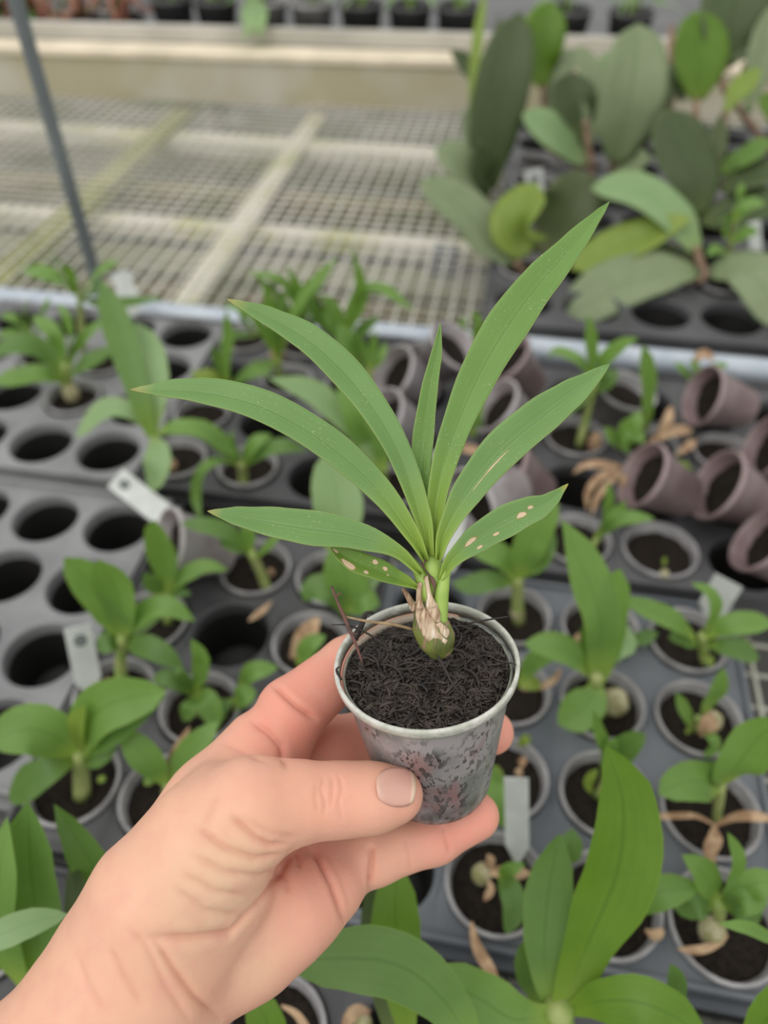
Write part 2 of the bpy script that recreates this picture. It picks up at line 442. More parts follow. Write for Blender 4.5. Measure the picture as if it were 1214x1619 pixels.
# ------------------------------------------------------------------ trays with round cells
def tray(label, xs, ys, mat, hr, edge, z=TZ, group=None):
    """xs, ys: hole centres; edge = (x0, x1, y0, y1)"""
    e = empty('seedling_tray', ((edge[0] + edge[1]) / 2, (edge[2] + edge[3]) / 2, z), label, 'tray', group)
    n = 32
    px_ = (xs[1] - xs[0]) if len(xs) > 1 else .065
    py_ = (ys[1] - ys[0]) if len(ys) > 1 else .065
    gx = [edge[0]] + [(a + b) / 2 for a, b in zip(xs, xs[1:])] + [edge[1]]
    gy = [edge[2]] + [(a + b) / 2 for a, b in zip(ys, ys[1:])] + [edge[3]]
    top = MB(); cup = MB()
    for i, cx in enumerate(xs):
        for j, cy in enumerate(ys):
            HOLES_ALL.append((cx, cy))
            hx0, hx1, hy0, hy1 = gx[i] - cx, gx[i + 1] - cx, gy[j] - cy, gy[j + 1] - cy
            b = len(top.v)
            for ring in range(6):
                for k in range(n):
                    a = 2 * PI * (k + .5) / n + 0; c_, s_ = math.cos(a), math.sin(a)
                    if ring == 0:
                        tx = (hx1 if c_ > 0 else hx0) / c_ if abs(c_) > 1e-6 else 1e9
                        ty = (hy1 if s_ > 0 else hy0) / s_ if abs(s_) > 1e-6 else 1e9
                        # the four corner-most rays go to the corners
                        if k % 8 in (3, 4):
                            X = hx1 if c_ > 0 else hx0; Y = hy1 if s_ > 0 else hy0
                        else:
                            t = min(tx, ty); X, Y = c_ * t, s_ * t
                        top.v.append((cx + X, cy + Y, z - .0015))
                    else:
                        rr = [0, hr * 1.13, hr * 1.045, hr, hr * .985, hr * .97][ring]; zz = [0, -.0012, 0.0002, -.0012, -.004, -.012][ring]
                        top.v.append((cx + rr * c_, cy + rr * s_, z + zz))
            for ring in range(5):
                for k in range(n):
                    k2 = (k + 1) % n; a = b + ring * n
                    top.f.append((a + k, a + k2, a + n + k2, a + n + k))
            b = len(cup.v)
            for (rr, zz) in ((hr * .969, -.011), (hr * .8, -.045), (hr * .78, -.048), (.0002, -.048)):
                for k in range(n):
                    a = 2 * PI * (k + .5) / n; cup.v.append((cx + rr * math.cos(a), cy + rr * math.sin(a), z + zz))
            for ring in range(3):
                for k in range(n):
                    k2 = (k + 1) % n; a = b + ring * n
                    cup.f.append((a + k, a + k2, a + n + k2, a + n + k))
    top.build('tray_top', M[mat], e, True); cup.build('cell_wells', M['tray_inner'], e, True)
    m = MB(); x0, x1, y0, y1 = edge; t = .003
    for (a, b, c, d) in ((x0 - t, x1 + t, y0 - t, y0), (x0 - t, x1 + t, y1, y1 + t), (x0 - t, x0, y0, y1), (x1, x1 + t, y0, y1)):
        m.box(a, b, c, d, z - .045, z + .0015)
        # a rolled lip outside
    for (a, b, c, d) in ((x0 - t - .005, x1 + t + .005, y0 - t - .005, y0 - t), (x0 - t - .005, x1 + t + .005, y1 + t, y1 + t + .005), (x0 - t - .005, x0 - t, y0 - t, y1 + t), (x1 + t, x1 + t + .005, y0 - t, y1 + t)):
        m.box(a, b, c, d, z - .014, z - .011)
    m.build('rim', M[mat], e, False)
    return e
def ar(a, s, n): return [a + s * i for i in range(n)]
tray('shiny black cell tray at the left with empty round holes', ar(-.556, .0645, 5), ar(.203, .0645, 4), 'tray_painted_shine', .0275, (-.590, -.2665, .169, .432))
tray('black cell tray left of the hand holding seedlings behind the forearm', ar(-.231, .0615, 3), ar(.181, .0635, 4), 'tray_dark', .0283, (-.258, -.074, .142, .414))
tray('blue-grey dusty cell tray to the right of the held pot', ar(-.027, .063, 4), ar(.166, .0645, 4), 'tray_blue', .0283, (-.058, .196, .134, .394))
tray('black cell tray at the left back under the tallest seedlings', ar(-.550, .0675, 4), ar(.489, .068, 4), 'tray_painted_shine', .029, (-.585, -.313, .452, .722))
tray('black cell tray in the middle behind the held plant', ar(-.279, .0675, 4), ar(.487, .0685, 4), 'tray_dark', .029, (-.303, -.044, .452, .722))
tray('black cell tray at the right strewn with toppled pots', ar(.015, .067, 5), ar(.447, .0675, 4), 'tray_dark', .0285, (-.023, .318, .412, .70))
tray('corner tray at the lower left under the large-leaved seedling', ar(-.56, .0645, 6), ar(-.10, .0645, 4), 'tray_dark', .0275, (-.595, -.182, -.135, .128))
tray('front tray along the bottom of the picture', ar(-.135, .065, 6), ar(-.118, .064, 4), 'tray_dark', .0283, (-.168, .225, -.150, .112))
tray('black tray with large holes under the big-leaved plants', ar(.022, .079, 6), ar(.832, .081, 4), 'tray_dark', .034, (-.018, .458, .778, 1.118))
tray('second tray further back under the big-leaved plants', ar(.022, .079, 6), ar(1.19, .081, 4), 'tray_dark', .034, (-.018, .458, 1.15, 1.475))

# ------------------------------------------------------------------ the held pot and its plant
def cv(x, y, z): return CM.to_3x3() @ Vector((x, y, z))
RIM = P(673.5, 1043, .228)
AX = cv(-.085, .843, .536).normalized()
PX_ = (cv(1, 0, 0) - AX * cv(1, 0, 0).dot(AX)).normalized(); PY_ = AX.cross(PX_)
PR = Matrix((PX_, PY_, AX)).transposed()
PM = Matrix.Translation(RIM) @ PR.to_4x4()
held = empty('potted_orchid_seedling', PM @ Vector((0, 0, -.055)), 'young strap-leaved orchid in the small clear pot held up by the hand', 'potted plant')
bpy.context.view_layer.update()
HR, HB, HH = .0279, .0183, .055
def wall_mat():
    m, nt, b = nmat('clouded_pot_wall')
    t = N(nt, 'ShaderNodeTexCoord'); sp = N(nt, 'ShaderNodeSeparateXYZ'); nt.links.new(t.outputs['Object'], sp.inputs[0])
    mp = N(nt, 'ShaderNodeMapping'); mp.inputs['Scale'].default_value = (1, 1, .55); mp.inputs['Rotation'].default_value = (.3, .2, .4); nt.links.new(t.outputs['Object'], mp.inputs[0])
    f1 = noise_f(nt, 520, 4, mp.outputs[0], .52, .57, .6)      # crisp flecks of soil stuck to the wall
    f2 = noise_f(nt, 70, 3, mp.outputs[0], .36, .60)            # where the flecks are dense
    f3 = noise_f(nt, 45, 2, t.outputs['Object'], .42, .62)
    f4 = noise_f(nt, 60, 2, mp.outputs[0], .50, .60)
    f5 = noise_f(nt, 520, 3, mp.outputs[0], .60, .66)
    col = mix(nt, (.40, .37, .375), (.17, .18, .17), f3)
    col = mix(nt, col, (.30, .17, .165), f4)
    mul = N(nt, 'ShaderNodeMath', operation='MULTIPLY'); nt.links.new(f1, mul.inputs[0]); nt.links.new(f2, mul.inputs[1])
    col = mix(nt, col, (.40, .41, .41), f5)
    col = mix(nt, col, (.045, .033, .030), mul.outputs[0])
    zr = N(nt, 'ShaderNodeMapRange'); zr.inputs[1].default_value = -.0065; zr.inputs[2].default_value = -.0045; nt.links.new(sp.outputs['Z'], zr.inputs[0])
    col = mix(nt, col, (.42, .44, .36), zr.outputs[0])
    lo_ = N(nt, 'ShaderNodeMapRange'); lo_.inputs[1].default_value = -.042; lo_.inputs[2].default_value = -.053; nt.links.new(sp.outputs['Z'], lo_.inputs[0])
    f6 = noise_f(nt, 160, 4, mp.outputs[0], .42, .56)
    mu2 = N(nt, 'ShaderNodeMath', operation='MULTIPLY'); nt.links.new(lo_.outputs[0], mu2.inputs[0]); nt.links.new(f6, mu2.inputs[1])
    col = mix(nt, col, (.05, .04, .037), mu2.outputs[0])
    nt.links.new(col, b.inputs['Base Color'])
    b.inputs['Roughness'].default_value = .28; b.inputs['Specular IOR Level'].default_value = .5
    al = N(nt, 'ShaderNodeMapRange'); al.inputs[3].default_value = .86; al.inputs[4].default_value = .5; nt.links.new(zr.outputs[0], al.inputs[0])
    nt.links.new(al.outputs[0], b.inputs['Alpha'])
    bump(nt, b, f2, .35, .0006)
    return m
M['held_wall'] = wall_mat()
M['held_rim'] = simple('frosted_rim_plastic', (.62, .61, .56), (.46, .47, .40), 200, .3, .5, bmp=.3)
def held_mesh(name, m, mat, parent=held, smooth=True):
    return mesh_obj(name, [PM @ Vector(v) for v in m.v], m.f, mat, parent, smooth)
def held_local(name, m, mat, parent=held, smooth=True):
    o = mesh_obj(name, m.v, m.f, mat, None, smooth); o.matrix_basis = PM
    o.parent = parent; o.matrix_parent_inverse = parent.matrix_basis.inverted(); return o
def wallr(z): return HB + (HR - .0016 - HB) * (1 + z / HH)
m = MB()
prof = [(.0002, -HH + .0012), (HB - .004, -HH + .0012), (HB - .0032, -HH), (HB - .0012, -HH), (HB, -HH + .0012)] + [(wallr(-HH * (1 - i / 14)), -HH * (1 - i / 14)) for i in range(1, 14)] + [(wallr(-.0035), -.0035)]
prof += [(wallr(-.0035) - .0009, -.0034)] + [(wallr(-HH * i / 10) - .0009, -HH * i / 10) for i in range(1, 10)] + [(HB - .002, -HH + .003), (.0002, -HH + .003)]
m.lathe(prof, 96)
pot_o = held_local('pot', m, M['held_wall'])
m = MB()
rp = [(HR - .0016, -.0032), (HR - .0006, -.0030), (HR - .0002, -.0026), (HR, -.0008), (HR - .0001, -.0002), (HR - .0004, 0), (HR - .0010, 0), (HR - .0013, -.0003), (HR - .0014, -.0008), (HR - .0017, -.0036), (HR - .0016, -.0032)]
m.lathe(rp, 96)
held_local('rim', m, M['held_rim'], pot_o)
# soil: a domed dark body and a mat of fibres lying on it
def soil_z(x, y):
    r = math.hypot(x, y)
    return -.0042 + .0016 * (1 - (r / .025) ** 2) + .0012 * noise.noise(Vector((x, y, 0)) * 160) + .0007 * noise.noise(Vector((x, y, 3)) * 420) + (-.0022 if (y > .012 and x < -.0) else 0) * min(1, max(0, (r - .018) / .005))
m = MB(); n = 72; rings = [i / 18 for i in range(1, 19)]; SR = .0253
m.v.append((0, 0, soil_z(0, 0)))
for q in rings:
    for k in range(n):
        a = 2 * PI * k / n; x, y = SR * q * math.cos(a), SR * q * math.sin(a); m.v.append((x, y, soil_z(x, y)))
for k in range(n): m.f.append((0, 1 + k, 1 + (k + 1) % n))
for i in range(len(rings) - 1):
    a = 1 + i * n
    for k in range(n): m.f.append((a + k, a + n + k, a + n + (k + 1) % n, a + (k + 1) % n))
base = 1 + (len(rings) - 1) * n
for (zz) in (-.02, -.04, -.051):
    b = len(m.v)
    for k in range(n):
        a = 2 * PI * k / n; r = wallr(zz) - .0018; m.v.append((r * math.cos(a), r * math.sin(a), zz))
    for k in range(n): m.f.append((base + k, b + k, b + (k + 1) % n, base + (k + 1) % n))
    base = b
m.f.append(tuple(base + k for k in reversed(range(n))))
M['held_soil'] = simple('dark_fibrous_soil', (.016, .012, .010), (.040, .029, .023), 700, .9, .25, bmp=.9)
held_local('soil', m, M['held_soil'])
fm, fnt, fb_ = nmat('dark_fibre')
oi = N(fnt, 'ShaderNodeTexCoord'); ff = noise_f(fnt, 240, 2, oi.outputs['Object'], .35, .7)
fnt.links.new(mix(fnt, (.013, .009, .007), (.058, .042, .033), ff), fb_.inputs['Base Color']); fb_.inputs['Roughness'].default_value = .5; fb_.inputs['Specular IOR Level'].default_value = .45
M['fibre'] = fm
m = MB(); rr_ = random.Random(5)
for i in range(3600):
    r = SR * math.sqrt(rr_.random()) * .985; a = rr_.uniform(0, 2 * PI); x, y = r * math.cos(a), r * math.sin(a)
    ln = rr_.choice((.0018, .0028, .004, .0055)) * rr_.uniform(.7, 1.3); yaw = rr_.uniform(0, PI) ; bend = rr_.uniform(-.45, .45)
    wd = rr_.uniform(.00012, .00034) if i % 7 else rr_.uniform(.0004, .0007); tilt = rr_.gauss(0, .16); pts = []; z0 = soil_z(x, y) + rr_.uniform(-.0001, .0008)
    cx, cy = x, y; ok = True
    for s in range(5):
        t = s / 4 - .5
        aa = yaw + bend * t
        px_, py_ = x + math.cos(aa) * ln * t, y + math.sin(aa) * ln * t
        if math.hypot(px_, py_) > SR - .0002: ok = False
        pts.append((px_, py_, z0 + tilt * ln * t - .0004 * abs(t)))
    if not ok: continue
    b = len(m.v); k0 = [wd * .3, wd, wd * 1.1, wd * .9, wd * .25]
    m.tube(pts, k0, 4, False)
fo = held_local('soil_fibres', m, M['fibre']); fo['kind'] = 'stuff'
# larger fibres, twigs and straws
M['twig'] = simple('reddish_twig', (.16, .075, .06), (.09, .05, .04), 300, .7)
M['straw'] = simple('dry_straw', (.38, .27, .15), (.26, .17, .09), 300, .7)
M['root'] = simple('black_root', (.025, .018, .015), None, rough=.6)
def hp(px, py, d): return P(px, py, d)
def htube(name, mat, pts, rad, parent=held, n=8, k=14):
    q = catmull([hp(*p) for p in pts], k); m = MB()
    if isinstance(rad, (list, tuple)):
        tab = [(i / (len(rad) - 1), r) for i, r in enumerate(rad)]
        rs = [interp(tab, i / (k - 1)) for i in range(k)]
    else: rs = [rad] * k
    m.tube(q, rs, n); return m.build(name, M[mat], parent)
tw = htube('twig', 'twig', [(574, 1052, .2225), (563, 1020, .221), (552, 995, .2205), (544, 975, .220), (532, 948, .2195), (524, 927, .219)], [.0003, .00045, .0006, .0006, .00045, .0004])
htube('twig_fork', 'twig', [(531, 946, .2195), (536, 938, .2193), (541, 940, .2192)], [.0003, .0003, .0001], tw, k=5)
htube('twig_fork', 'twig', [(552, 995, .2205), (560, 1003, .2204), (566, 1001, .2204)], [.0004, .0003, .0001], tw, k=5)
htube('straw', 'straw', [(545, 975, .221), (585, 983, .2215), (620, 987, .222), (656, 996, .2235)], [.0003, .0004, .0005, .0004])
htube('root', 'root', [(524, 988, .2205), (552, 989, .2215), (590, 1007, .2235), (628, 1036, .224)], [.00015, .0003, .0003, .0002])
htube('root', 'root', [(683, 1022, .2195), (700, 1052, .219), (716, 1082, .218), (736, 1104, .2175)], [.0003, .0004, .00035, .0002])
htube('root', 'root', [(738, 986, .229), (770, 980, .2285), (803, 975, .2265)], [.0003, .0003, .0002])
htube('root', 'root', [(540, 1075, .219), (532, 1060, .2185), (536, 1054, .218)], [.0003, .00045, .0002])
htube('root', 'root', [(560, 1010, .2255), (573, 985, .2245), (578, 970, .224), (590, 968, .2245)], [.0012, .0009, .0007, .0004])
htube('root', 'root', [(790, 1046, .2255), (806, 1048, .2235), (817, 1052, .223)], [.0004, .0003, .0001])
for k in range(26):
    a = rr_.uniform(0, 2 * PI); r = rr_.uniform(.004, .023); x, y = r * math.cos(a), r * math.sin(a); yaw = rr_.uniform(0, PI); ln = rr_.uniform(.005, .011)
    pts = [(x + math.cos(yaw + .6 * t) * ln * t, y + math.sin(yaw + .6 * t) * ln * t, soil_z(x, y) + .0008 + .0008 * (1 - abs(t) * 2)) for t in (-.5, -.2, .1, .5)]
    pts = [p if math.hypot(p[0], p[1]) < .0248 else (p[0] * .9, p[1] * .9, p[2]) for p in pts]
    m = MB(); m.tube(catmull(pts, 8), [.0001, .0003, .0004, .00045, .0004, .0004, .0003, .0001], 5)
    held_local('bark_sliver', m, M['root' if k % 3 else 'fibre'])

# the plant: pseudobulb, papery sheaths, fan of leaves
bm_, bnt, bb = nmat('pseudobulb_skin')
t_ = N(bnt, 'ShaderNodeTexCoord')
mp = N(bnt, 'ShaderNodeMapping'); mp.inputs['Rotation'].default_value = (-.6, 0, 0); mp.inputs['Scale'].default_value = (1, .25, .25); bnt.links.new(t_.outputs['Object'], mp.inputs[0])
c_ = mix(bnt, (.10, .12, .028), (.19, .22, .05), noise_f(bnt, 160, 3, t_.outputs['Object'], .4, .6))
c_ = mix(bnt, c_, (.30, .20, .12), noise_f(bnt, 700, 3, mp.outputs[0], .56, .62))
bnt.links.new(c_, bb.inputs['Base Color']); bb.inputs['Roughness'].default_value = .4; bump(bnt, bb, noise_f(bnt, 700, 3, mp.outputs[0], .3, .7), .5, .0004)
M['pbulb'] = bm_
pm_, pnt, pb = nmat('papery_sheath')
t_ = N(pnt, 'ShaderNodeTexCoord'); mp = N(pnt, 'ShaderNodeMapping'); mp.inputs['Scale'].default_value = (1, .2, .2); pnt.links.new(t_.outputs['Object'], mp.inputs[0])
c_ = mix(pnt, (.60, .46, .32), (.30, .18, .10), noise_f(pnt, 900, 4, mp.outputs[0], .45, .62))
c_ = mix(pnt, c_, (.78, .68, .55), noise_f(pnt, 600, 2, mp.outputs[0], .58, .66))
pnt.links.new(c_, pb.inputs['Base Color']); pb.inputs['Roughness'].default_value = .7; bump(pnt, pb, noise_f(pnt, 900, 3, mp.outputs[0], .2, .8), .7, .0006)
M['paper'] = pm_
ym, ynt, yb = nmat('yellow_green_sheath')
t_ = N(ynt, 'ShaderNodeTexCoord'); c_ = mix(ynt, (.36, .50, .11), (.27, .42, .075), noise_f(ynt, 90, 2, t_.outputs['Object'], .4, .6))
ynt.links.new(c_, yb.inputs['Base Color']); yb.inputs['Roughness'].default_value = .38; yb.inputs['Subsurface Weight'].default_value = .15; yb.inputs['Subsurface Radius'].default_value = (.003, .004, .001)
M['sheath'] = ym
PXM = .2215 / FP
def hstem(name, mat, pts, wpx, **k):
    return htube(name, mat, pts, [x * PXM * .5 for x in wpx], **k)
hstem('pseudobulb', 'pbulb', [(697, 1031, .2238), (690, 1010, .2222), (681, 990, .2215), (675, 965, .221), (672, 945, .2205)], [40, 60, 60, 44, 24], n=24, k=20)
# wrinkled papery sheath over the front of the pseudobulb
def paper(name, pts, wpx, lift, fold=-.5):
    q = [hp(*p) for p in pts]
    tab = [(i / (len(wpx) - 1), x) for i, x in enumerate(wpx)]
    o = leaf_mesh(name, q, lambda s: interp(tab, s) * PXM, M['paper'], held, None, -.55, 22, .05, 0, 10, .0003)
    return o
paper('papery_sheath', [(662, 950, .2175), (668, 970, .2160), (682, 992, .2156), (706, 1016, .2172)], [8, 26, 38, 26], 0)
paper('papery_sheath', [(677, 945, .2170), (683, 958, .2162), (689, 972, .2160), (693, 984, .2165)], [8, 20, 18, 6], 0)
paper('papery_sheath', [(693, 985, .2165), (702, 1000, .2165), (708, 1016, .2185)], [8, 20, 12], 0)
hstem('dry_stub', 'paper', [(664, 962, .2165), (662, 942, .2165), (664, 921, .2165)], [13, 8, 8], n=10)
hstem('dry_stub', 'paper', [(684, 960, .217), (678, 938, .2168), (673, 911, .2168)], [14, 7, 7], n=10)
hstem('dry_stub', 'paper', [(656, 964, .2205), (646, 945, .2200), (637, 931, .2195)], [14, 10, 6], n=10)
hstem('sheath', 'sheath', [(686, 985, .2245), (684, 945, .223), (684, 910, .2205), (683, 885, .2205), (682, 866, .2215)], [30, 32, 35, 33, 22], n=14)
hstem('sheath', 'sheath', [(692, 1010, .2215), (695, 985, .2200), (697, 950, .219), (700, 925, .2185), (706, 902, .2185)], [16, 24, 24, 22, 14], n=14)
hstem('sheath', 'sheath', [(676, 960, .2215), (673, 935, .219), (664, 910, .2185), (655, 892, .2185), (645, 880, .2185)], [20, 24, 20, 16, 8], n=14)
hstem('sheath', 'sheath', [(672, 965, .2215), (668, 945, .2195), (662, 930, .219), (650, 922, .219)], [14, 14, 12, 6], n=12)
htube('dry_thread', 'twig', [(676, 874, .2180), (672, 884, .2178), (668, 893, .2175), (676, 906, .2175), (684, 918, .2172), (687, 930, .2172), (684, 944, .2172)], [.0004, .0007, .0002, .0003, .0008, .0002, .0002])
def hleaf(mat, pts, wt, fold0=1.3, fold=.42, name='leaf', wave=.015, n=34, hint=None, twist=0.0):
    q = [hp(*p) for p in pts]; d = sum(p[2] for p in pts) / len(pts)
    f = lambda s: fold0 + (fold - fold0) * min(1, s / .28) ** .7
    return leaf_mesh(name, q, lambda s: interp(wt, s) * d / FP, mat, held, hint, f, n, wave, twist, 10, .00035, 0.0, 1.05)
GR, DK, BS = (.205, .360, .115), (.125, .245, .062), (.36, .50, .085)
def hm(name, spots=(), gr=GR, dk=DK, **k): return leaf_mat(name, gr, dk, BS, spots, speck=.75, vein=.08, edge=(.40, .50, .16), transl=.22, **k)
m0 = hm('orchid_leaf', tip=(.45, .42, .15)); m1 = hm('orchid_leaf_upright', gr=(.195, .345, .085), dk=(.125, .255, .050))
ms7 = hm('orchid_leaf_streaked', [(.62, .42, .022, .075), (.62, .33, .014, .05)])
ms8 = hm('orchid_leaf_spotted', [(.53, .66, .10, .035), (.38, .72, .055, .018), (.40, .30, .08, .045), (.70, .46, .05, .022), (.80, .33, .05, .02)], tip=(.5, .42, .10))
ms5 = hm('orchid_leaf_scarred', [(.20, .76, .14, .085), (.20, .58, .09, .028), (.70, .40, .09, .03), (.80, .52, .10, .03), (.45, .95, .2, .04), (.45, .35, .04, .015)], gr=(.17, .30, .045), dk=(.11, .22, .03))
hleaf(m1, [(677, 872, .2205), (664, 790, .221), (668, 700, .2225), (679, 615, .2225), (690, 560, .222), (696, 512, .2215)], [(0, 22), (.2, 30), (.5, 36), (.68, 29), (.85, 20), (.95, 9), (1, 1)], fold=.5)
hleaf(m1, [(686, 876, .2195), (690, 790, .2195), (716, 690, .2215), (765, 578, .224), (828, 480, .226), (895, 400, .2265), (963, 319, .2265)], [(0, 24), (.12, 34), (.3, 46), (.45, 62), (.6, 72), (.75, 60), (.88, 37), (.96, 16), (1, 1)], fold=.34)
hleaf(m0, [(676, 878, .2185), (664, 820, .218), (628, 715, .218), (572, 625, .2185), (500, 550, .219), (430, 506, .2195), (359, 473, .219)], [(0, 24), (.12, 36), (.28, 42), (.42, 50), (.6, 58), (.75, 52), (.88, 34), (.96, 14), (1, 1)], hint=cv(.25, .25, 1))
hleaf(m0, [(670, 884, .2175), (652, 850, .216), (600, 778, .215), (520, 706, .214), (420, 648, .2135), (320, 622, .2145), (206, 616, .2155)], [(0, 20), (.1, 34), (.25, 45), (.42, 56), (.6, 58), (.75, 52), (.88, 36), (.96, 14), (1, 1)], hint=cv(-.1, .45, 1))
hleaf(ms7, [(692, 884, .2175), (702, 845, .2165), (738, 780, .216), (792, 714, .216), (860, 657, .216), (922, 610, .2155), (964, 575, .215)], [(0, 18), (.12, 32), (.3, 52), (.5, 66), (.68, 64), (.82, 48), (.92, 26), (.97, 12), (1, 1)], hint=cv(.1, .4, 1))
hleaf(m0, [(664, 908, .2165), (625, 872, .2145), (560, 848, .213), (480, 836, .2125), (400, 822, .213), (328, 808, .213)], [(0, 16), (.14, 24), (.32, 46), (.52, 60), (.7, 52), (.86, 34), (.95, 15), (1, 1)], hint=cv(-.05, .35, 1))
hleaf(ms8, [(697, 915, .2185), (716, 885, .217), (762, 848, .216), (815, 818, .215), (862, 797, .214), (898, 765, .213)], [(0, 14), (.16, 28), (.36, 47), (.56, 54), (.74, 44), (.87, 24), (.95, 10), (1, 1)], hint=cv(.05, .3, 1))
hleaf(ms5, [(660, 930, .218), (636, 918, .2165), (600, 903, .2155), (560, 888, .2145), (523, 866, .214)], [(0, 10), (.2, 24), (.45, 36), (.7, 38), (.88, 26), (.96, 12), (1, 2)], hint=cv(0, .35, 1))

# ------------------------------------------------------------------ the hand (one continuous skin grown from a signed distance field)
import openvdb as vdb
VS = .062                                      # cm
LO = np.array([-13.0, -16.5, -30.0]); HI = np.array([5.0, -1.6, -14.5])
DIM = np.ceil((HI - LO) / VS).astype(int)
ax = [(LO[i] + VS * np.arange(DIM[i])).astype(np.float32) for i in range(3)]
def K(px, py, d): return np.array([(px - 607) / FP * d, (809.5 - py) / FP * d, -d])
BIG = 5.0
def cone(field, a, b, ra, rb, k, squash=None):
    """smooth-union a tapered capsule into field (only near it)"""
    m_ = max(ra, rb) + k + .5
    lo = np.minimum(a - ra, b - rb) - k - .5; hi = np.maximum(a + ra, b + rb) + k + .5
    i0 = np.clip(((lo - LO) / VS).astype(int), 0, DIM); i1 = np.clip(((hi - LO) / VS).astype(int) + 1, 0, DIM)
    if (i1 <= i0).any(): return
    X = ax[0][i0[0]:i1[0], None, None]; Y = ax[1][None, i0[1]:i1[1], None]; Z = ax[2][None, None, i0[2]:i1[2]]
    ab = (b - a).astype(np.float32); L2 = float(ab @ ab)
    h = np.clip(((X - a[0]) * ab[0] + (Y - a[1]) * ab[1] + (Z - a[2]) * ab[2]) / L2, 0, 1).astype(np.float32)
    d = np.sqrt((X - a[0] - ab[0] * h) ** 2 + (Y - a[1] - ab[1] * h) ** 2 + (Z - a[2] - ab[2] * h) ** 2) - (ra + (rb - ra) * h)
    s = (slice(i0[0], i1[0]), slice(i0[1], i1[1]), slice(i0[2], i1[2]))
    f = field[s]; q = np.clip(.5 + .5 * (f - d) / k, 0, 1)
    field[s] = f * (1 - q) + d * q - k * q * (1 - q)
def new(): return np.full(DIM, BIG, dtype=np.float32)
def chain(field, pts, k):
    for p, q in zip(pts, pts[1:]): cone(field, K(*p[:3]), K(*q[:3]), p[3], q[3], k)
palm = new()
FOREARM = [(-120, 1900, 17.6, 2.75), (60, 1720, 18.6, 2.55), (205, 1555, 20.0, 2.25)]
chain(palm, [(-160, 1985, 19.5, 2.75), (50, 1755, 20.6, 2.55), (190, 1582, 21.4, 2.35)], .8)
chain(palm, [(190, 1582, 21.4, 2.35), (235, 1500, 21.6, 2.25), (330, 1400, 22.0, 1.9)], .8)
chain(palm, [(250, 1425, 21.2, 2.0), (330, 1335, 21.3, 1.75), (395, 1285, 21.4, 1.42)], .55)           # thenar
chain(palm, [(270, 1560, 22.2, 1.75), (395, 1480, 23.2, 1.62), (462, 1432, 23.6, 1.45), (520, 1400, 24.3, 1.15)], .7)    # little-finger side
chain(palm, [(255, 1375, 23.0, 1.5), (335, 1270, 24.0, 1.35), (408, 1180, 24.6, 1.15)], .6)       # index metacarpal
chain(palm, [(300, 1420, 23.6, 1.6), (440, 1300, 25.2, 1.2)], .8)
chain(palm, [(330, 1450, 23.8, 1.5), (500, 1365, 25.2, 1.1)], .7)
# web between thumb and index
chain(palm, [(350, 1260, 22.6, 1.0), (420, 1215, 24.0, .8)], .9)
fingers = {
 'index': ([(424, 1205, 24.7, 1.2), (461, 1126, 24.9, 1.13), (550, 1050, 25.8, .92), (640, 1000, 27.0, .80), (700, 990, 27.2, .68)], .22, .3),
 'middle': ([(440, 1265, 25.4, 1.12), (520, 1180, 26.8, 1.0), (645, 1150, 28.2, .90), (720, 1152, 27.8, .86), (777, 1158, 26.9, .78)], .3, .25),
 'ring': ([(505, 1375, 25.0, 1.08), (590, 1350, 25.3, .98), (685, 1321, 25.7, .90), (752, 1290, 26.0, .80)], .3, .45),
 'little': ([(480, 1400, 25.6, .95), (570, 1345, 27.6, .82), (650, 1325, 28.4, .72), (705, 1300, 28.3, .62)], .3, .3),
 'thumb': ([(340, 1330, 21.3, 1.6), (400, 1280, 21.4, 1.38), (470, 1268, 21.75, 1.07), (538, 1264, 22.0, .97), (590, 1261, 22.1, .91), (626, 1257, 22.22, .79)], .45, .28),
}
body = palm.copy()
for nm_, (pts, kk, kb_) in fingers.items():
    f = new(); chain(f, pts, kk)
    q = np.clip(.5 + .5 * (palm - f) / kb_, 0, 1)
    u = palm * (1 - q) + f * q - kb_ * q * (1 - q)
    np.minimum(body, u, out=body)
del palm, f, q, u
SDF = body
def sample(p):
    g = (p - LO) / VS; i = np.floor(g).astype(int)
    if (i < 0).any() or (i >= DIM - 1).any(): return BIG
    t = g - i; c = SDF[i[0]:i[0] + 2, i[1]:i[1] + 2, i[2]:i[2] + 2]
    c = c[0] * (1 - t[0]) + c[1] * t[0]; c = c[0] * (1 - t[1]) + c[1] * t[1]
    return float(c[0] * (1 - t[2]) + c[1] * t[2])
def hit(px, py):
    d = 17.0
    for _ in range(140):
        s = sample(K(px, py, d))
        if s < .004: return K(px, py, d)
        d += min(.4, max(.01, s * .8))
        if d > 31: return None
    return None
grid = vdb.FloatGrid(background=BIG) if hasattr(vdb, 'FloatGrid') else None
grid.copyFromArray(SDF)
pts_, tris_, quads_ = grid.convertToPolygons(isovalue=0.0, adaptivity=0.0)
V_ = pts_.astype(np.float64) * VS + LO
# normals from the field gradient
gi = np.clip(np.round(pts_).astype(int), 1, DIM - 2)
nrm = np.stack([SDF[gi[:, 0] + 1, gi[:, 1], gi[:, 2]] - SDF[gi[:, 0] - 1, gi[:, 1], gi[:, 2]],
                SDF[gi[:, 0], gi[:, 1] + 1, gi[:, 2]] - SDF[gi[:, 0], gi[:, 1] - 1, gi[:, 2]],
                SDF[gi[:, 0], gi[:, 1], gi[:, 2] + 1] - SDF[gi[:, 0], gi[:, 1], gi[:, 2] - 1]], 1)
nrm /= np.linalg.norm(nrm, axis=1)[:, None] + 1e-9
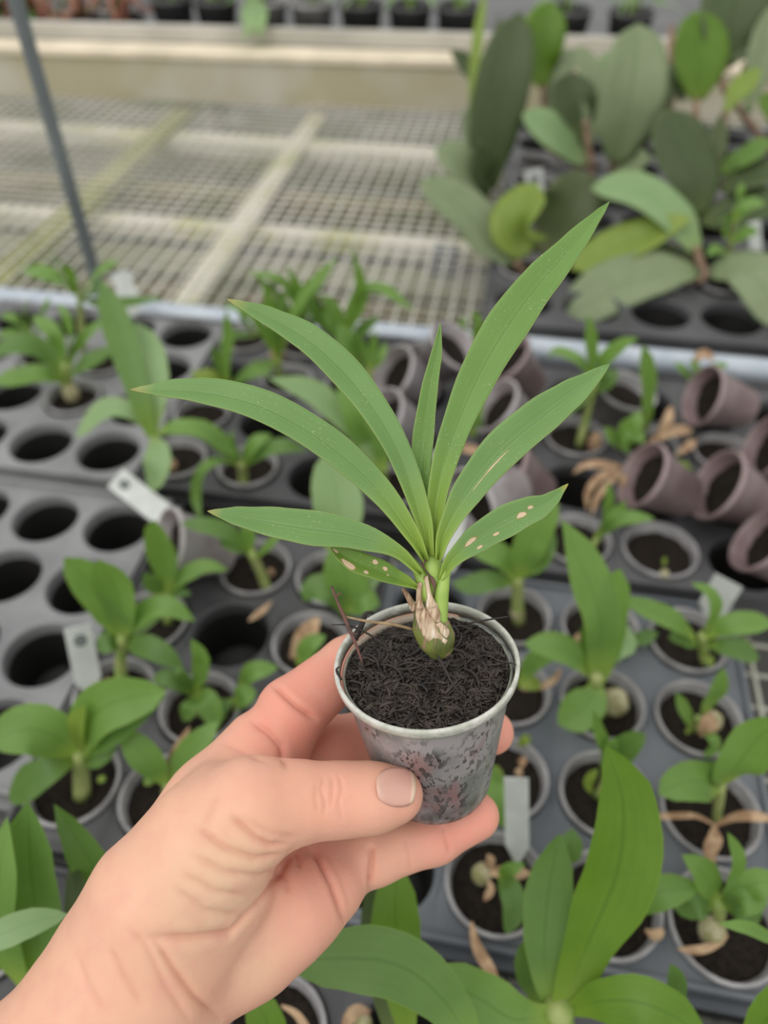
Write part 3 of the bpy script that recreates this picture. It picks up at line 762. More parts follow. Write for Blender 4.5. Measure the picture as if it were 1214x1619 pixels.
# creases: furrows pressed into the skin where the photograph shows them
CREASES = [
 ([(366, 1290), (384, 1308), (404, 1326), (428, 1337), (452, 1337)], .10, .10),
 ([(318, 1312), (357, 1342), (404, 1358), (446, 1352)], .09, .11),
 ([(306, 1352), (357, 1380), (410, 1386), (440, 1374)], .07, .11),
 ([(277, 1406), (323, 1440), (385, 1450)], .05, .13),
 ([(290, 1384), (340, 1410), (396, 1418)], .05, .12),
 ([(238, 1482), (300, 1484), (365, 1476), (412, 1425), (440, 1385), (460, 1344)], .12, .13),
 ([(246, 1490), (277, 1538), (310, 1580), (350, 1614)], .09, .09),
 ([(172, 1498), (196, 1545), (226, 1588)], .05, .10), ([(122, 1515), (140, 1560), (168, 1606)], .04, .10),
 ([(205, 1470), (232, 1500), (262, 1560), (300, 1615)], .05, .10),
 ([(494, 1342), (506, 1362), (524, 1396), (546, 1458)], .13, .10),
 ([(464, 1346), (470, 1356), (474, 1372)], .05, .09), ([(440, 1370), (452, 1390), (456, 1410)], .04, .09),
 ([(586, 1336), (587, 1360), (586, 1408)], .13, .09),
 ([(700, 1302), (706, 1330), (712, 1352)], .05, .08), ([(640, 1325), (645, 1350), (648, 1380)], .02, .08),
 ([(424, 1076), (445, 1096), (470, 1118), (500, 1138)], .12, .09),
 ([(398, 1140), (424, 1158), (444, 1180), (452, 1212)], .10, .11),
 ([(350, 1172), (385, 1188), (420, 1205)], .04, .14),
 ([(513, 1228), (507, 1248), (514, 1268), (512, 1290)], .03, .05), ([(535, 1224), (541, 1246), (535, 1268), (540, 1296)], .03, .05),
 ([(524, 1226), (526, 1250), (522, 1275)], .03, .05), ([(500, 1238), (498, 1262), (503, 1284)], .02, .05),
 ([(345, 1255), (330, 1290), (322, 1322)], .02, .16),
 ([(395, 1300), (430, 1318), (470, 1326)], .04, .12),
]
disp = np.zeros(len(V_)); red = np.zeros(len(V_))
front = nrm @ np.array([0, 0, 1.0])
for line, dep, wid in CREASES:
    pp_ = []
    for a, b in zip(line, line[1:]):
        for k in range(8):
            t = k / 8; h = hit(a[0] + (b[0] - a[0]) * t, a[1] + (b[1] - a[1]) * t)
            if h is not None: pp_.append(h)
    h = hit(*line[-1])
    if h is not None: pp_.append(h)
    if len(pp_) < 2: continue
    A = np.array(pp_); lo = A.min(0) - .6; hi = A.max(0) + .6
    sel = np.where(((V_ > lo) & (V_ < hi)).all(1))[0]
    dd = np.full(len(sel), 9.0); tt = np.zeros(len(sel))
    for i in range(len(A) - 1):
        ab = A[i + 1] - A[i]; l2 = ab @ ab
        if l2 > .6: continue
        h = np.clip((V_[sel] - A[i]) @ ab / (l2 + 1e-9), 0, 1); q = np.linalg.norm(V_[sel] - A[i] - h[:, None] * ab, axis=1)
        m_ = q < dd; dd[m_] = q[m_]; tt[m_] = (i + h[m_]) / (len(A) - 1)
    fade = np.clip(np.minimum(tt, 1 - tt) * 5 + .25, 0, 1)
    prof = -1.5 * dep * (.62 * np.exp(-(dd / (wid * .62)) ** 2) + .38 * np.exp(-(dd / (wid * 1.6)) ** 2)) + dep * .10 * np.exp(-((dd - wid * 2.6) / (wid * 1.2)) ** 2)
    disp[sel] += prof * fade
    red[sel] += np.exp(-(dd / (wid * .8)) ** 2) * fade * min(1, max(.45, dep * 7))  # crease mask: redder skin plus painted crease shading
# broad colour: finger tips, knuckles and the base of the thumb are pinker
pink = np.zeros(len(V_)); yel = np.zeros(len(V_))
for (p, r, a) in ((K(752, 1290, 25.2), 1.3, .9), (K(690, 1330, 25.0), 1.2, .45), (K(790, 1158, 25.8), 1.3, 1.0), (K(650, 1262, 21.9), 1.0, .35), (K(540, 1262, 21.3), 1.0, .35), (K(500, 1080, 25), 2.2, .6), (K(540, 1165, 25.8), 2.0, .75),
                  (K(430, 1150, 23.6), 2.0, .45), (K(520, 1400, 23.4), 1.8, .35), (K(430, 1290, 20.2), 1.6, .25), (K(420, 1480, 21.8), 2.0, .30), (K(470, 1370, 24), 1.2, .45)):
    pink += a * np.exp(-(np.linalg.norm(V_ - p, axis=1) / r) ** 2)
for (p, r, a) in ((K(370, 1370, 20), 1.5, .6), (K(400, 1520, 21.5), 1.2, .5), (K(330, 1450, 20), 1.4, .4)):
    yel += a * np.exp(-(np.linalg.norm(V_ - p, axis=1) / r) ** 2)
# nail bed on the thumb
NC, NU, NV = (628, 1246), 31, 31
hands = bpy.data.meshes.new('hand')
V_ = V_ + nrm * disp[:, None]
VW = np.array([list(CM @ Vector(v / 100)) for v in V_])
hands.from_pydata(VW.tolist(), [], [tuple(q) for q in quads_.tolist()] + [tuple(q) for q in tris_.tolist()])
bm = bmesh.new(); bm.from_mesh(hands); bmesh.ops.recalc_face_normals(bm, faces=bm.faces)
bmesh.ops.smooth_vert(bm, verts=bm.verts, factor=.25, use_axis_x=True, use_axis_y=True, use_axis_z=True)
bm.to_mesh(hands); bm.free()
hands.polygons.foreach_set('use_smooth', [True] * len(hands.polygons))
ca = hands.color_attributes.new('skin', 'FLOAT_COLOR', 'POINT')
cols_ = np.ones((len(V_), 4), dtype=np.float32); cols_[:, 0] = np.clip(pink * 1.25 + .08, 0, 1); cols_[:, 1] = np.clip(red, 0, 1); cols_[:, 2] = np.clip(yel, 0, 1)
ca.data.foreach_set('color', cols_.ravel())
def skin_mat():
    m, nt, b = nmat('skin')
    at = N(nt, 'ShaderNodeAttribute', attribute_name='skin'); sp = N(nt, 'ShaderNodeSeparateColor'); nt.links.new(at.outputs['Color'], sp.inputs[0])
    t = N(nt, 'ShaderNodeTexCoord')
    col = mix(nt, (.745, .425, .290), (.750, .435, .310), noise_f(nt, 55, 3, t.outputs['Object'], .35, .65))
    col = mix(nt, col, (.755, .320, .240), sp.outputs[0])
    col = mix(nt, col, (.74, .52, .35), sp.outputs[2])
    col = mix(nt, col, (.70, .36, .27), noise_f(nt, 160, 3, t.outputs['Object'], .45, .95))
    mu = N(nt, 'ShaderNodeMath', operation='MULTIPLY'); mu.inputs[1].default_value = .45; nt.links.new(sp.outputs[1], mu.inputs[0])
    col = mix(nt, col, (.56, .22, .16), mu.outputs[0])  # creases are a little redder; most of this tint is shade painted in
    nt.links.new(col, b.inputs['Base Color'])
    b.inputs['Roughness'].default_value = .47; b.inputs['Specular IOR Level'].default_value = .35
    b.inputs['Subsurface Weight'].default_value = .18; b.inputs['Subsurface Radius'].default_value = (.008, .003, .0015); b.inputs['Subsurface Scale'].default_value = .5
    v = N(nt, 'ShaderNodeTexVoronoi'); v.inputs['Scale'].default_value = 900; v.feature = 'DISTANCE_TO_EDGE'
    wv = noise_f(nt, 700, 4, t.outputs['Object'], 0, 1)
    nt.links.new(t.outputs['Object'], v.inputs['Vector'])
    ad = N(nt, 'ShaderNodeMath', operation='ADD'); nt.links.new(v.outputs['Distance'], ad.inputs[0]); nt.links.new(wv, ad.inputs[1])
    bump(nt, b, ad.outputs[0], .22, .0003)
    return m
M['skin'] = skin_mat()
hands.materials.append(M['skin'])
hand = bpy.data.objects.new('hand', hands); C.objects.link(hand)
tag(hand, 'bare left hand and forearm holding the small potted plant between thumb and fingers', 'hand')
# nail plate of the thumb
nl, nw = 12, 12
nv = []; nf = []
for i in range(nl + 1):
    s = i / nl
    for j in range(nw + 1):
        t = j / nw * 2 - 1
        hw = 30 * (1 - .55 * (1 - s) ** 5) * (1 - .28 * s ** 6)
        x = 598 + 53 * s + 9 * (1 - t * t) * (s - .40) - 5 * t * 0
        y = 1244 + t * hw + 1.0 * (s)
        h = hit(x, y)
        if h is None: h = K(x, y, 22)
        nv.append((h, s, t))
# keep the plate smooth: fit its depth with a quadratic
A_ = np.array([[1, a[1], a[2], a[1] ** 2, a[2] ** 2, a[1] * a[2], a[2] ** 4] for a in nv]); dz = np.array([a[0][2] for a in nv])
okm = dz > -24; cf, *_ = np.linalg.lstsq(A_[okm], dz[okm], rcond=None); zf = A_ @ cf
NVv = []
for (h, s, t), z in zip(nv, zf):
    d = -(z + .035 + .03 * s - .05 * t ** 4); px_ = 607 + h[0] / (-h[2]) * FP; py_ = 809.5 - h[1] / (-h[2]) * FP
    NVv.append(CM @ Vector(K(px_, py_, d) / 100))
NUV = [((t + 1) / 2, s) for _, s, t in nv]
for i in range(nl):
    for j in range(nw):
        a = i * (nw + 1) + j; nf.append((a, a + nw + 1, a + nw + 2, a + 1))
m, nt, b = nmat('nail')
uvn = N(nt, 'ShaderNodeUVMap'); sp = N(nt, 'ShaderNodeSeparateXYZ'); nt.links.new(uvn.outputs[0], sp.inputs[0])
r1 = N(nt, 'ShaderNodeMapRange'); r1.inputs[1].default_value = .86; r1.inputs[2].default_value = .92; nt.links.new(sp.outputs[1], r1.inputs[0])
r2 = N(nt, 'ShaderNodeMapRange'); r2.inputs[1].default_value = .22; r2.inputs[2].default_value = .05; nt.links.new(sp.outputs[1], r2.inputs[0])
c_ = mix(nt, (.66, .37, .30), (.70, .44, .35), r2.outputs[0]); c_ = mix(nt, c_, (.74, .54, .40), r1.outputs[0]); nt.links.new(c_, b.inputs['Base Color'])
b.inputs['Roughness'].default_value = .25; b.inputs['Subsurface Weight'].default_value = .1; b.inputs['Subsurface Radius'].default_value = (.003, .0015, .001)
no = mesh_obj('thumbnail', NVv, nf, m, hand, True, NUV)
md = no.modifiers.new('thickness', 'SOLIDIFY'); md.thickness = .0007; md.offset = -1
no['label'] = 'smooth pink thumbnail with a pale free edge'
del SDF, body


# ------------------------------------------------------------------ seedlings standing in the trays (px, py, height cm over the trays)
def GY(px, py, Y):
    o = Vector((0, 0, CAMZ)); dr = CM.to_3x3() @ Vector(((px - 607) / FP, (809.5 - py) / FP, -1)); return o + dr * (Y / dr.y)
S = lambda **k: k
potted('leggy seedling in the left back tray, pale bulb and wide drooping leaves', (118, 628), [
 ('mid', 36, [(104, 600, 2), (70, 555, 5), (28, 545, 6), (-20, 565, 5)]), ('fresh', 34, [(104, 606, 1.5), (70, 592, 3.5), (30, 596, 3.5), (-15, 606, 3)]),
 ('fresh', 22, [(106, 590, 3), (120, 552, 6), (145, 522, 8), (172, 503, 8.5)]), ('mid', 28, [(108, 598, 2.5), (130, 578, 5), (160, 562, 6), (190, 545, 6.5)]),
 ('fresh', 24, [(103, 585, 3), (96, 550, 6), (80, 520, 8), (50, 500, 8)]), ('fresh', 20, [(103, 580, 3), (112, 540, 7), (105, 500, 10), (92, 480, 10.5)])],
 ('stem', [(110, 625, -.5), (106, 605, 1), (104, 575, 4)], 22, 14), [(112, 622, .4, 26)])
potted('seedling at the far left back with many short narrow leaves', (55, 560), [
 ('fresh', 16, [(50, 530, 2), (25, 505, 5), (0, 498, 5)]), ('fresh', 16, [(50, 528, 2), (40, 495, 5), (48, 468, 8)]), ('mid', 15, [(52, 530, 2), (75, 515, 4), (95, 512, 4)]), ('fresh', 15, [(50, 528, 2), (70, 490, 6), (78, 468, 7)]), ('fresh', 14, [(48, 532, 2), (20, 525, 3), (-8, 535, 3)])],
 ('stem', [(52, 555, 0), (50, 530, 2.5)], 10, 7))
potted('seedling at the left back just in front of the wire mesh, below the thin post', (133, 560), [
 ('fresh', 26, [(125, 470, 6), (100, 445, 9), (70, 432, 10), (35, 425, 9)]), ('fresh', 26, [(127, 468, 6), (150, 440, 9), (172, 420, 11), (190, 412, 11)]), ('mid', 20, [(128, 472, 6), (165, 480, 7), (205, 478, 7), (260, 470, 7)]), ('fresh', 16, [(125, 466, 6), (105, 425, 11), (75, 405, 13)]), ('fresh', 22, [(127, 472, 6), (145, 460, 8), (155, 445, 9)])],
 ('stem', [(132, 555, 0), (128, 510, 3), (126, 468, 6)], 13, 10))
potted('tall seedling left of the held plant with a long broad strap leaf arching back', (282, 728), [
 ('mid', 46, [(240, 690, 6), (222, 630, 9), (195, 540, 12), (158, 440, 15)], S(shape='s')), ('pale', 40, [(242, 688, 6), (250, 620, 9), (240, 560, 11), (215, 510, 12)], S(shape='s')),
 ('pale', 34, [(238, 682, 6), (205, 650, 8), (165, 648, 8), (120, 692, 6)]), ('fresh', 30, [(246, 688, 6), (275, 676, 7.5), (325, 682, 7), (376, 722, 4)]),
 ('pale', 42, [(242, 690, 6), (250, 715, 6), (248, 745, 5), (238, 776, 3)])],
 ('stem', [(276, 738, -.5), (262, 720, 2), (243, 690, 6)], 12, 10), [(272, 735, .5, 18, 'dry_bulb', 'dry')])
potted('small seedling with a long curled leaf hanging down its left side', (387, 750), [
 ('fresh', 18, [(378, 735, 2), (345, 728, 4), (318, 745, 3.5), (310, 785, 1), (318, 826, -.5)], S(shape='s')), ('fresh', 24, [(382, 735, 2), (395, 712, 4), (410, 695, 5), (430, 688, 5)]), ('mid', 26, [(386, 738, 2), (415, 715, 4), (450, 705, 5), (485, 712, 4)]),
 ('fresh', 26, [(380, 732, 2), (350, 705, 5), (320, 682, 7), (290, 672, 7)]), ('fresh', 14, [(380, 735, 2), (365, 700, 5), (368, 680, 6)])],
 ('stem', [(385, 765, -.5), (384, 750, .5), (381, 732, 2.5)], 18, 14))
potted('seedling under the lowest left leaf of the held plant, thin stem leaning left', (416, 908), [
 ('mid', 28, [(395, 872, 4), (365, 845, 6), (330, 832, 7), (285, 828, 7)]), ('fresh', 22, [(395, 872, 4), (392, 840, 6), (385, 818, 7)]), ('fresh', 14, [(402, 885, 3), (425, 862, 5), (440, 845, 6), (452, 832, 6)]), ('mid', 24, [(395, 870, 4), (370, 862, 5), (345, 855, 5.5)]), ('dry', 10, [(430, 950, .5), (412, 968, .6), (392, 982, .6)])],
 ('stem', [(424, 935, -.5), (412, 905, 1.5), (396, 872, 4)], 17, 14), [(428, 905, .5, 12, 'dry_bulb', 'dry')], R=.0285)
potted('seedling with one upright blade beside the fallen grey tag', (270, 968), [
 ('fresh', 46, [(262, 938, 2.5), (262, 905, 4.5), (255, 865, 7), (243, 822, 10)], S(shape='o')), ('fresh', 26, [(268, 938, 2.5), (290, 912, 4.5), (325, 895, 5.5), (360, 902, 5)]), ('mid', 26, [(258, 940, 2.5), (240, 922, 4), (228, 905, 5)]), ('mid', 20, [(262, 945, 2), (280, 935, 3), (302, 940, 3)]), ('dry', 8, [(240, 950, .6), (250, 935, 1.5), (262, 928, 1.5)])],
 ('stem', [(266, 985, -.5), (264, 960, 1), (262, 938, 2.5)], 16, 13))
potted('sturdy seedling with two broad upright leaves and a thick stem, left of the hand', (205, 1075), [
 ('fresh', 56, [(192, 1010, 4), (172, 960, 7), (142, 920, 9), (102, 882, 11)], S(shape='o')), ('fresh', 60, [(194, 1008, 4), (190, 965, 7), (180, 925, 9.5), (155, 885, 12)], S(shape='o')),
 ('fresh', 36, [(198, 1008, 4), (220, 975, 6.5), (262, 958, 7.5), (308, 982, 6.5)]), ('mid', 36, [(197, 1015, 3.5), (225, 1020, 5), (255, 1032, 5), (290, 1058, 4)]), ('mid', 34, [(190, 1018, 3.5), (172, 1015, 4.5), (155, 1028, 4)]), ('pale', 22, [(200, 1005, 4), (230, 985, 6), (270, 960, 7.5)])],
 ('stem', [(192, 1092, -.5), (191, 1050, 1.5), (194, 1006, 4.5)], 22, 17), [(170, 1082, .3, 22, 'dry_bulb', 'dry', .6)], R=.0285)
potted('small leafy seedling just left of the index finger', (330, 1118), [
 ('fresh', 30, [(308, 1095, 2.5), (316, 1068, 4.5), (318, 1040, 6.5), (302, 1010, 8)]), ('mid', 28, [(305, 1098, 2.5), (285, 1080, 4), (262, 1072, 4.5), (240, 1074, 4)]), ('fresh', 36, [(310, 1100, 2.5), (325, 1105, 3.5), (335, 1125, 3), (342, 1155, 2)]), ('mid', 22, [(305, 1095, 2.5), (285, 1065, 5), (278, 1055, 5)]), ('fresh', 26, [(309, 1100, 2.5), (300, 1118, 3), (290, 1140, 2)])],
 ('stem', [(315, 1130, -.5), (311, 1112, 1), (308, 1094, 2.5)], 14, 12))
potted('seedling with pointed leaf tips showing past the index finger', (375, 1118), [
 ('fresh', 30, [(378, 1085, 2), (400, 1062, 4), (440, 1055, 4)]), ('fresh', 34, [(372, 1110, 2), (385, 1100, 3), (405, 1092, 3)]), ('mid', 24, [(370, 1105, 2), (350, 1120, 2), (345, 1140, 1)])], ('stem', [(375, 1125, 0), (375, 1095, 2)], 12, 10), at=Vector((-.125, .232, TZ + .004)))
potted('broad-leaved seedling in the pot at the left edge, below the white tag', (120, 1235), [
 ('fresh', 74, [(122, 1190, 4), (88, 1165, 6), (45, 1152, 7), (-18, 1172, 7)], S(shape='o')), ('fresh', 74, [(130, 1188, 4), (138, 1145, 7), (175, 1112, 9), (262, 1092, 10)], S(shape='o', twist=.7)),
 ('mid', 52, [(120, 1200, 3), (85, 1215, 4), (50, 1235, 3), (15, 1268, 1)]), ('mid', 42, [(134, 1192, 4), (170, 1165, 6.5), (215, 1130, 8), (262, 1100, 9)]), ('mid', 30, [(133, 1205, 3), (155, 1198, 4), (185, 1182, 4.5)]), ('lime', 34, [(128, 1188, 4), (122, 1150, 7), (135, 1115, 9)])],
 ('stem', [(130, 1258, -.5), (128, 1225, 1.5), (127, 1188, 4)], 30, 22), [(160, 1232, .3, 14, 'moss_tuft', 'fresh', .5)], R=.030)
potted('seedling with a papery tan leaf lying against the edge of the wrist', (245, 1265), [
 ('fresh', 46, [(262, 1240, 2.5), (240, 1208, 4.5), (215, 1180, 5.5), (190, 1152, 6)]), ('fresh', 44, [(268, 1238, 2.5), (290, 1205, 4.5), (320, 1168, 6), (345, 1140, 6.5)]), ('dry', 22, [(264, 1255, 1), (270, 1220, 3), (285, 1180, 5), (300, 1148, 5.5)]), ('fresh', 16, [(228, 1240, .6), (240, 1228, 1), (250, 1225, .8)])],
 ('stem', [(262, 1262, -.5), (264, 1240, 2.5)], 16, 14), [(236, 1235, .3, 16, 'moss_tuft', 'lime', .5)], R=.0285)
potted('large-leaved seedling in the bottom left corner of the picture', (60, 1530), [
 ('mid', 96, [(62, 1560, 3), (58, 1460, 7), (48, 1360, 11), (44, 1268, 14)], S(shape='s')), ('fresh', 70, [(40, 1560, 3), (0, 1470, 8), (0, 1380, 12), (12, 1292, 14)], S(shape='s')),
 ('mid', 62, [(110, 1500, 3), (165, 1420, 6), (130, 1340, 10), (86, 1272, 12)], S(shape='l')), ('deep', 50, [(90, 1560, 3), (130, 1480, 6), (125, 1420, 8), (112, 1360, 9)], S(shape='l')), ('pale', 44, [(-60, 1500, 12), (-10, 1482, 13), (50, 1458, 13), (108, 1446, 12.5)], S(shape='l'))],
 ('stem', [(70, 1600, -.5), (62, 1550, 3.5)], 40, 30), at=Vector((-.205, .085, TZ + .004)))
potted('seedling right behind the held pot, broad pointed leaf rising right', (815, 975), [
 ('fresh', 50, [(820, 915, 4.5), (832, 875, 7), (850, 835, 9), (882, 795, 11)], S(shape='o')), ('fresh', 40, [(814, 915, 4.5), (795, 882, 6.5), (765, 870, 7), (735, 862, 7)]), ('mid', 34, [(812, 922, 4), (780, 918, 5), (745, 925, 4.5), (715, 922, 4)]), ('mid', 34, [(822, 912, 4.5), (845, 892, 6), (862, 868, 7.5), (878, 845, 8)])],
 ('stem', [(820, 985, -.5), (818, 950, 1.8), (818, 910, 4.5)], 20, 18), [(818, 968, .6, 22)])
potted('tall seedling right of the held pot with a twisted chain of broad leaves', (950, 1120), [
 ('fresh', 70, [(945, 1080, 4), (950, 1020, 7), (945, 960, 10), (888, 822, 15)], S(shape='s', twist=.5)), ('fresh', 66, [(942, 1085, 4), (952, 1030, 6), (955, 970, 9), (980, 900, 12)], S(shape='o')), ('fresh', 60, [(940, 1072, 4), (938, 1098, 3.5), (915, 1125, 3), (882, 1145, 2)]),
 ('fresh', 44, [(935, 1068, 4.5), (905, 1035, 6), (870, 1020, 6.5), (828, 1018, 6)]), ('pale', 36, [(950, 1060, 4.5), (975, 1025, 6), (990, 1015, 5.5), (985, 985, 6)]), ('mid', 30, [(945, 1050, 5), (930, 1010, 7), (935, 975, 8)])],
 ('stem', [(952, 1128, -.5), (945, 1100, 2), (943, 1068, 5)], 22, 18), [(972, 1110, .6, 44)], R=.0285)
potted('pot partly hidden by the tall twisted seedling, further back in its row', (948, 995), [
 ('mid', 22, [(985, 1010, .5), (1005, 1012, .8), (1040, 1000, .8)], S()), ('fresh', 26, [(955, 990, .5), (980, 995, 2), (992, 1040, 2)])], bulb=[(915, 1010, .3, 16, 'dry_bulb', 'dry')], R=.0285)
potted('seedling with spread-out leaves beside the white tag at the right', (1100, 1028), [
 ('fresh', 34, [(1098, 1010, 4), (1070, 985, 6), (1035, 968, 7), (978, 945, 8)]), ('fresh', 36, [(1118, 1008, 4), (1145, 990, 5.5), (1180, 985, 6), (1225, 985, 6)]), ('fresh', 24, [(1112, 1000, 4), (1130, 965, 7), (1120, 935, 8.5), (1092, 922, 9)]),
 ('mid', 30, [(1102, 1020, 3), (1080, 1008, 4), (1056, 1008, 4)]), ('mid', 34, [(1118, 1020, 3), (1145, 1022, 4), (1172, 1028, 4), (1200, 1042, 3)]), ('lime', 20, [(1108, 1030, 1), (1118, 1040, 2), (1125, 1055, 2)]), ('fresh', 22, [(1095, 1002, 4), (1075, 990, 5.5), (1045, 985, 5)])],
 ('stem', [(1115, 1052, -.5), (1112, 1030, 1.5), (1110, 1004, 4)], 16, 14), R=.0285)
potted('pot at the right with a pale shrivelled bulb and one upright blade', (1102, 1146), [
 ('fresh', 34, [(1110, 1130, 1.5), (1122, 1108, 3.5), (1135, 1085, 5.5), (1143, 1055, 7)]), ('fresh', 24, [(1092, 1150, 1), (1085, 1130, 2.5), (1075, 1112, 4), (1068, 1095, 5)]), ('fresh', 18, [(1110, 1160, 1), (1125, 1165, 2), (1130, 1180, 1.5), (1112, 1198, .5)]), ('lime', 12, [(1090, 1160, .5), (1085, 1150, 1)]), ('dry', 26, [(1128, 1128, 1.5), (1120, 1145, 2), (1108, 1165, 1)])],
 ('stem', [(1100, 1155, -.5), (1104, 1135, 1.5)], 14, 12), [(1126, 1140, .8, 32)], R=.0285)
potted('pot with a round-leaved seedling at the right edge, straw lying over its rim', (1120, 1305), [
 ('fresh', 58, [(1135, 1245, 4), (1105, 1235, 6), (1075, 1238, 6.5), (1042, 1256, 6)], S(shape='o')), ('fresh', 74, [(1140, 1240, 4), (1165, 1210, 7), (1195, 1170, 9), (1240, 1135, 11)], S(shape='o')), ('mid', 30, [(1138, 1245, 4), (1128, 1220, 5.5), (1110, 1205, 6)]),
 ('dry', 15, [(1130, 1305, 1), (1160, 1292, 2), (1190, 1290, 2.5), (1225, 1296, 2)], S(shape='s')), ('dry', 24, [(1130, 1305, 1), (1130, 1325, 1.5), (1122, 1345, 1.2), (1130, 1368, .6)]), ('dry', 10, [(1130, 1305, 1), (1100, 1290, 1.5), (1060, 1290, 1.5), (1010, 1292, .8)], S(shape='s'))],
 ('stem', [(1132, 1300, -.3), (1136, 1270, 1.8), (1138, 1242, 4)], 14, 18), R=.030)
potted('pot with a dry pale bulb low at the right, under bright leaves', (1122, 1465), [
 ('fresh', 48, [(1132, 1425, 3), (1120, 1395, 5), (1102, 1370, 6.5), (1078, 1352, 7)]), ('fresh', 28, [(1140, 1420, 3), (1158, 1390, 5.5), (1165, 1355, 8), (1150, 1316, 10)]), ('fresh', 48, [(1145, 1425, 3), (1170, 1408, 5), (1200, 1395, 6), (1240, 1395, 6)]), ('mid', 42, [(1128, 1430, 3), (1105, 1428, 4), (1082, 1432, 3.5), (1065, 1425, 3)]),
 ('mid', 48, [(1142, 1430, 3), (1165, 1432, 4), (1185, 1440, 4), (1200, 1458, 3)]), ('dry', 13, [(1150, 1478, 1.5), (1130, 1494, 1), (1100, 1502, .8), (1070, 1500, .6)], S(shape='s')), ('fresh', 46, [(1145, 1420, 3.5), (1175, 1420, 5), (1215, 1425, 5)])],
 ('stem', [(1132, 1470, -.3), (1136, 1450, 1), (1137, 1425, 3)], 18, 24), [(1126, 1472, .8, 44)], R=.031)
potted('pot under the fingertips with a dry bulb and limp hanging leaf', (745, 1388), [
 ('mid', 36, [(790, 1385, 1.5), (806, 1405, 3), (812, 1440, 3), (800, 1478, 2)]), ('fresh', 22, [(790, 1385, 1.5), (805, 1375, 3), (830, 1365, 3.5)]), ('dry', 20, [(766, 1380, 1), (795, 1378, 1.5), (815, 1380, 1.5), (840, 1380, 1.5)], S(shape='s')), ('dry', 16, [(768, 1375, 1), (775, 1360, 1.8), (770, 1350, 2)]), ('dry', 12, [(770, 1390, 1), (776, 1405, 1), (765, 1425, .5)]), ('dry', 18, [(745, 1458, .5), (755, 1500, .5), (790, 1555, .5)], S(shape='s'))],
 bulb=[(762, 1382, .6, 34)], R=.0295)
potted('pot immediately right of the held pot, half hidden by the tag', (800, 1222), [
 ('fresh', 44, [(790, 1215, 1), (782, 1235, 3), (790, 1270, 3), (800, 1312, 2)]), ('lime', 14, [(820, 1180, .5), (830, 1170, 1.5), (838, 1165, 1)]), ('dry', 10, [(818, 1205, .4), (828, 1200, .6), (822, 1215, .5)])], bulb=[(820, 1222, .4, 14, 'dry_bulb', 'dry')], R=.0285)
potted('pot behind the held pot rim at its right, dry curl on the soil', (822, 1095), [
 ('fresh', 26, [(835, 1060, 2), (850, 1040, 4), (862, 1020, 4.5)]), ('lime', 22, [(820, 1085, 1.5), (838, 1080, 2), (855, 1085, 1.5)]), ('dry', 10, [(825, 1090, .6), (858, 1085, 1), (880, 1070, 1.5), (885, 1055, 1.5)], S(shape='s')), ('fresh', 30, [(820, 1080, 1.5), (845, 1045, 4), (880, 1030, 5.5), (900, 1025, 5.5)])], R=.0285)
potted('pot in the blue-grey tray with only a greenish stub growing', (942, 1250), [
 ('lime', 16, [(935, 1255, .3), (930, 1235, 1.5), (945, 1215, 2.5)]), ('mid', 40, [(962, 1225, 2), (975, 1195, 4), (995, 1175, 5.5), (1020, 1160, 6.5)], S(shape='o')), ('fresh', 22, [(955, 1225, 2), (958, 1190, 4), (945, 1155, 6.5), (938, 1122, 8.5)]), ('mid', 34, [(960, 1220, 2), (985, 1200, 4), (1000, 1210, 4)]), ('fresh', 30, [(958, 1225, 2), (965, 1185, 5), (975, 1165, 6)])],
 ('stem', [(945, 1260, -.3), (955, 1240, 1), (960, 1220, 2.5)], 16, 14), R=.0285)
potted('pot behind the big foreground plant with one leaf reaching right', (955, 1440), [
 ('fresh', 50, [(985, 1450, 2), (1010, 1425, 4), (1050, 1408, 5), (1108, 1402, 5)]), ('mid', 40, [(880, 1360, 3), (900, 1340, 4.5), (905, 1310, 5)]), ('dry', 16, [(1020, 1470, .6), (1035, 1478, .8), (1050, 1470, .8)])], ('stem', [(970, 1470, -.3), (984, 1450, 2)], 14, 12), R=.030)
potted('big glossy strap-leaved plant at the bottom right, nearest of all background plants', (900, 1640), [
 ('bright', 112, [(885, 1600, 6), (925, 1500, 8.5), (975, 1380, 12), (985, 1270, 15), (958, 1180, 17.5)], S(shape='s', fold=.3, n=20, cols=8)), ('mid', 72, [(868, 1590, 6), (860, 1500, 8), (868, 1400, 10), (885, 1318, 12)], S(shape='s', n=18)),
 ('fresh', 84, [(878, 1600, 6), (815, 1612, 7), (760, 1580, 8), (668, 1530, 8)], S(shape='l', fold=.35, n=18)), ('bright', 74, [(895, 1598, 6), (955, 1582, 8), (1030, 1590, 9), (1120, 1640, 8)], S(shape='l', n=18)),
 ('mid', 92, [(760, 1680, 9), (700, 1580, 11), (610, 1520, 12), (440, 1518, 12)], S(shape='s', fold=.12, n=18)), ('bright', 74, [(645, 1640, 8), (632, 1540, 8), (625, 1450, 9), (628, 1360, 10)], S(shape='s', fold=.2)), ('deep', 60, [(620, 1640, 7), (605, 1530, 7), (600, 1440, 8), (604, 1370, 9)], S(shape='s')), ('mid', 50, [(850, 1590, 5), (838, 1540, 6), (842, 1500, 7), (850, 1470, 8)], S(shape='l'))],
 ('stem', [(890, 1680, -.3), (886, 1640, 3), (882, 1592, 6.5)], 50, 44), at=Vector((.06, .038, TZ + .004)))
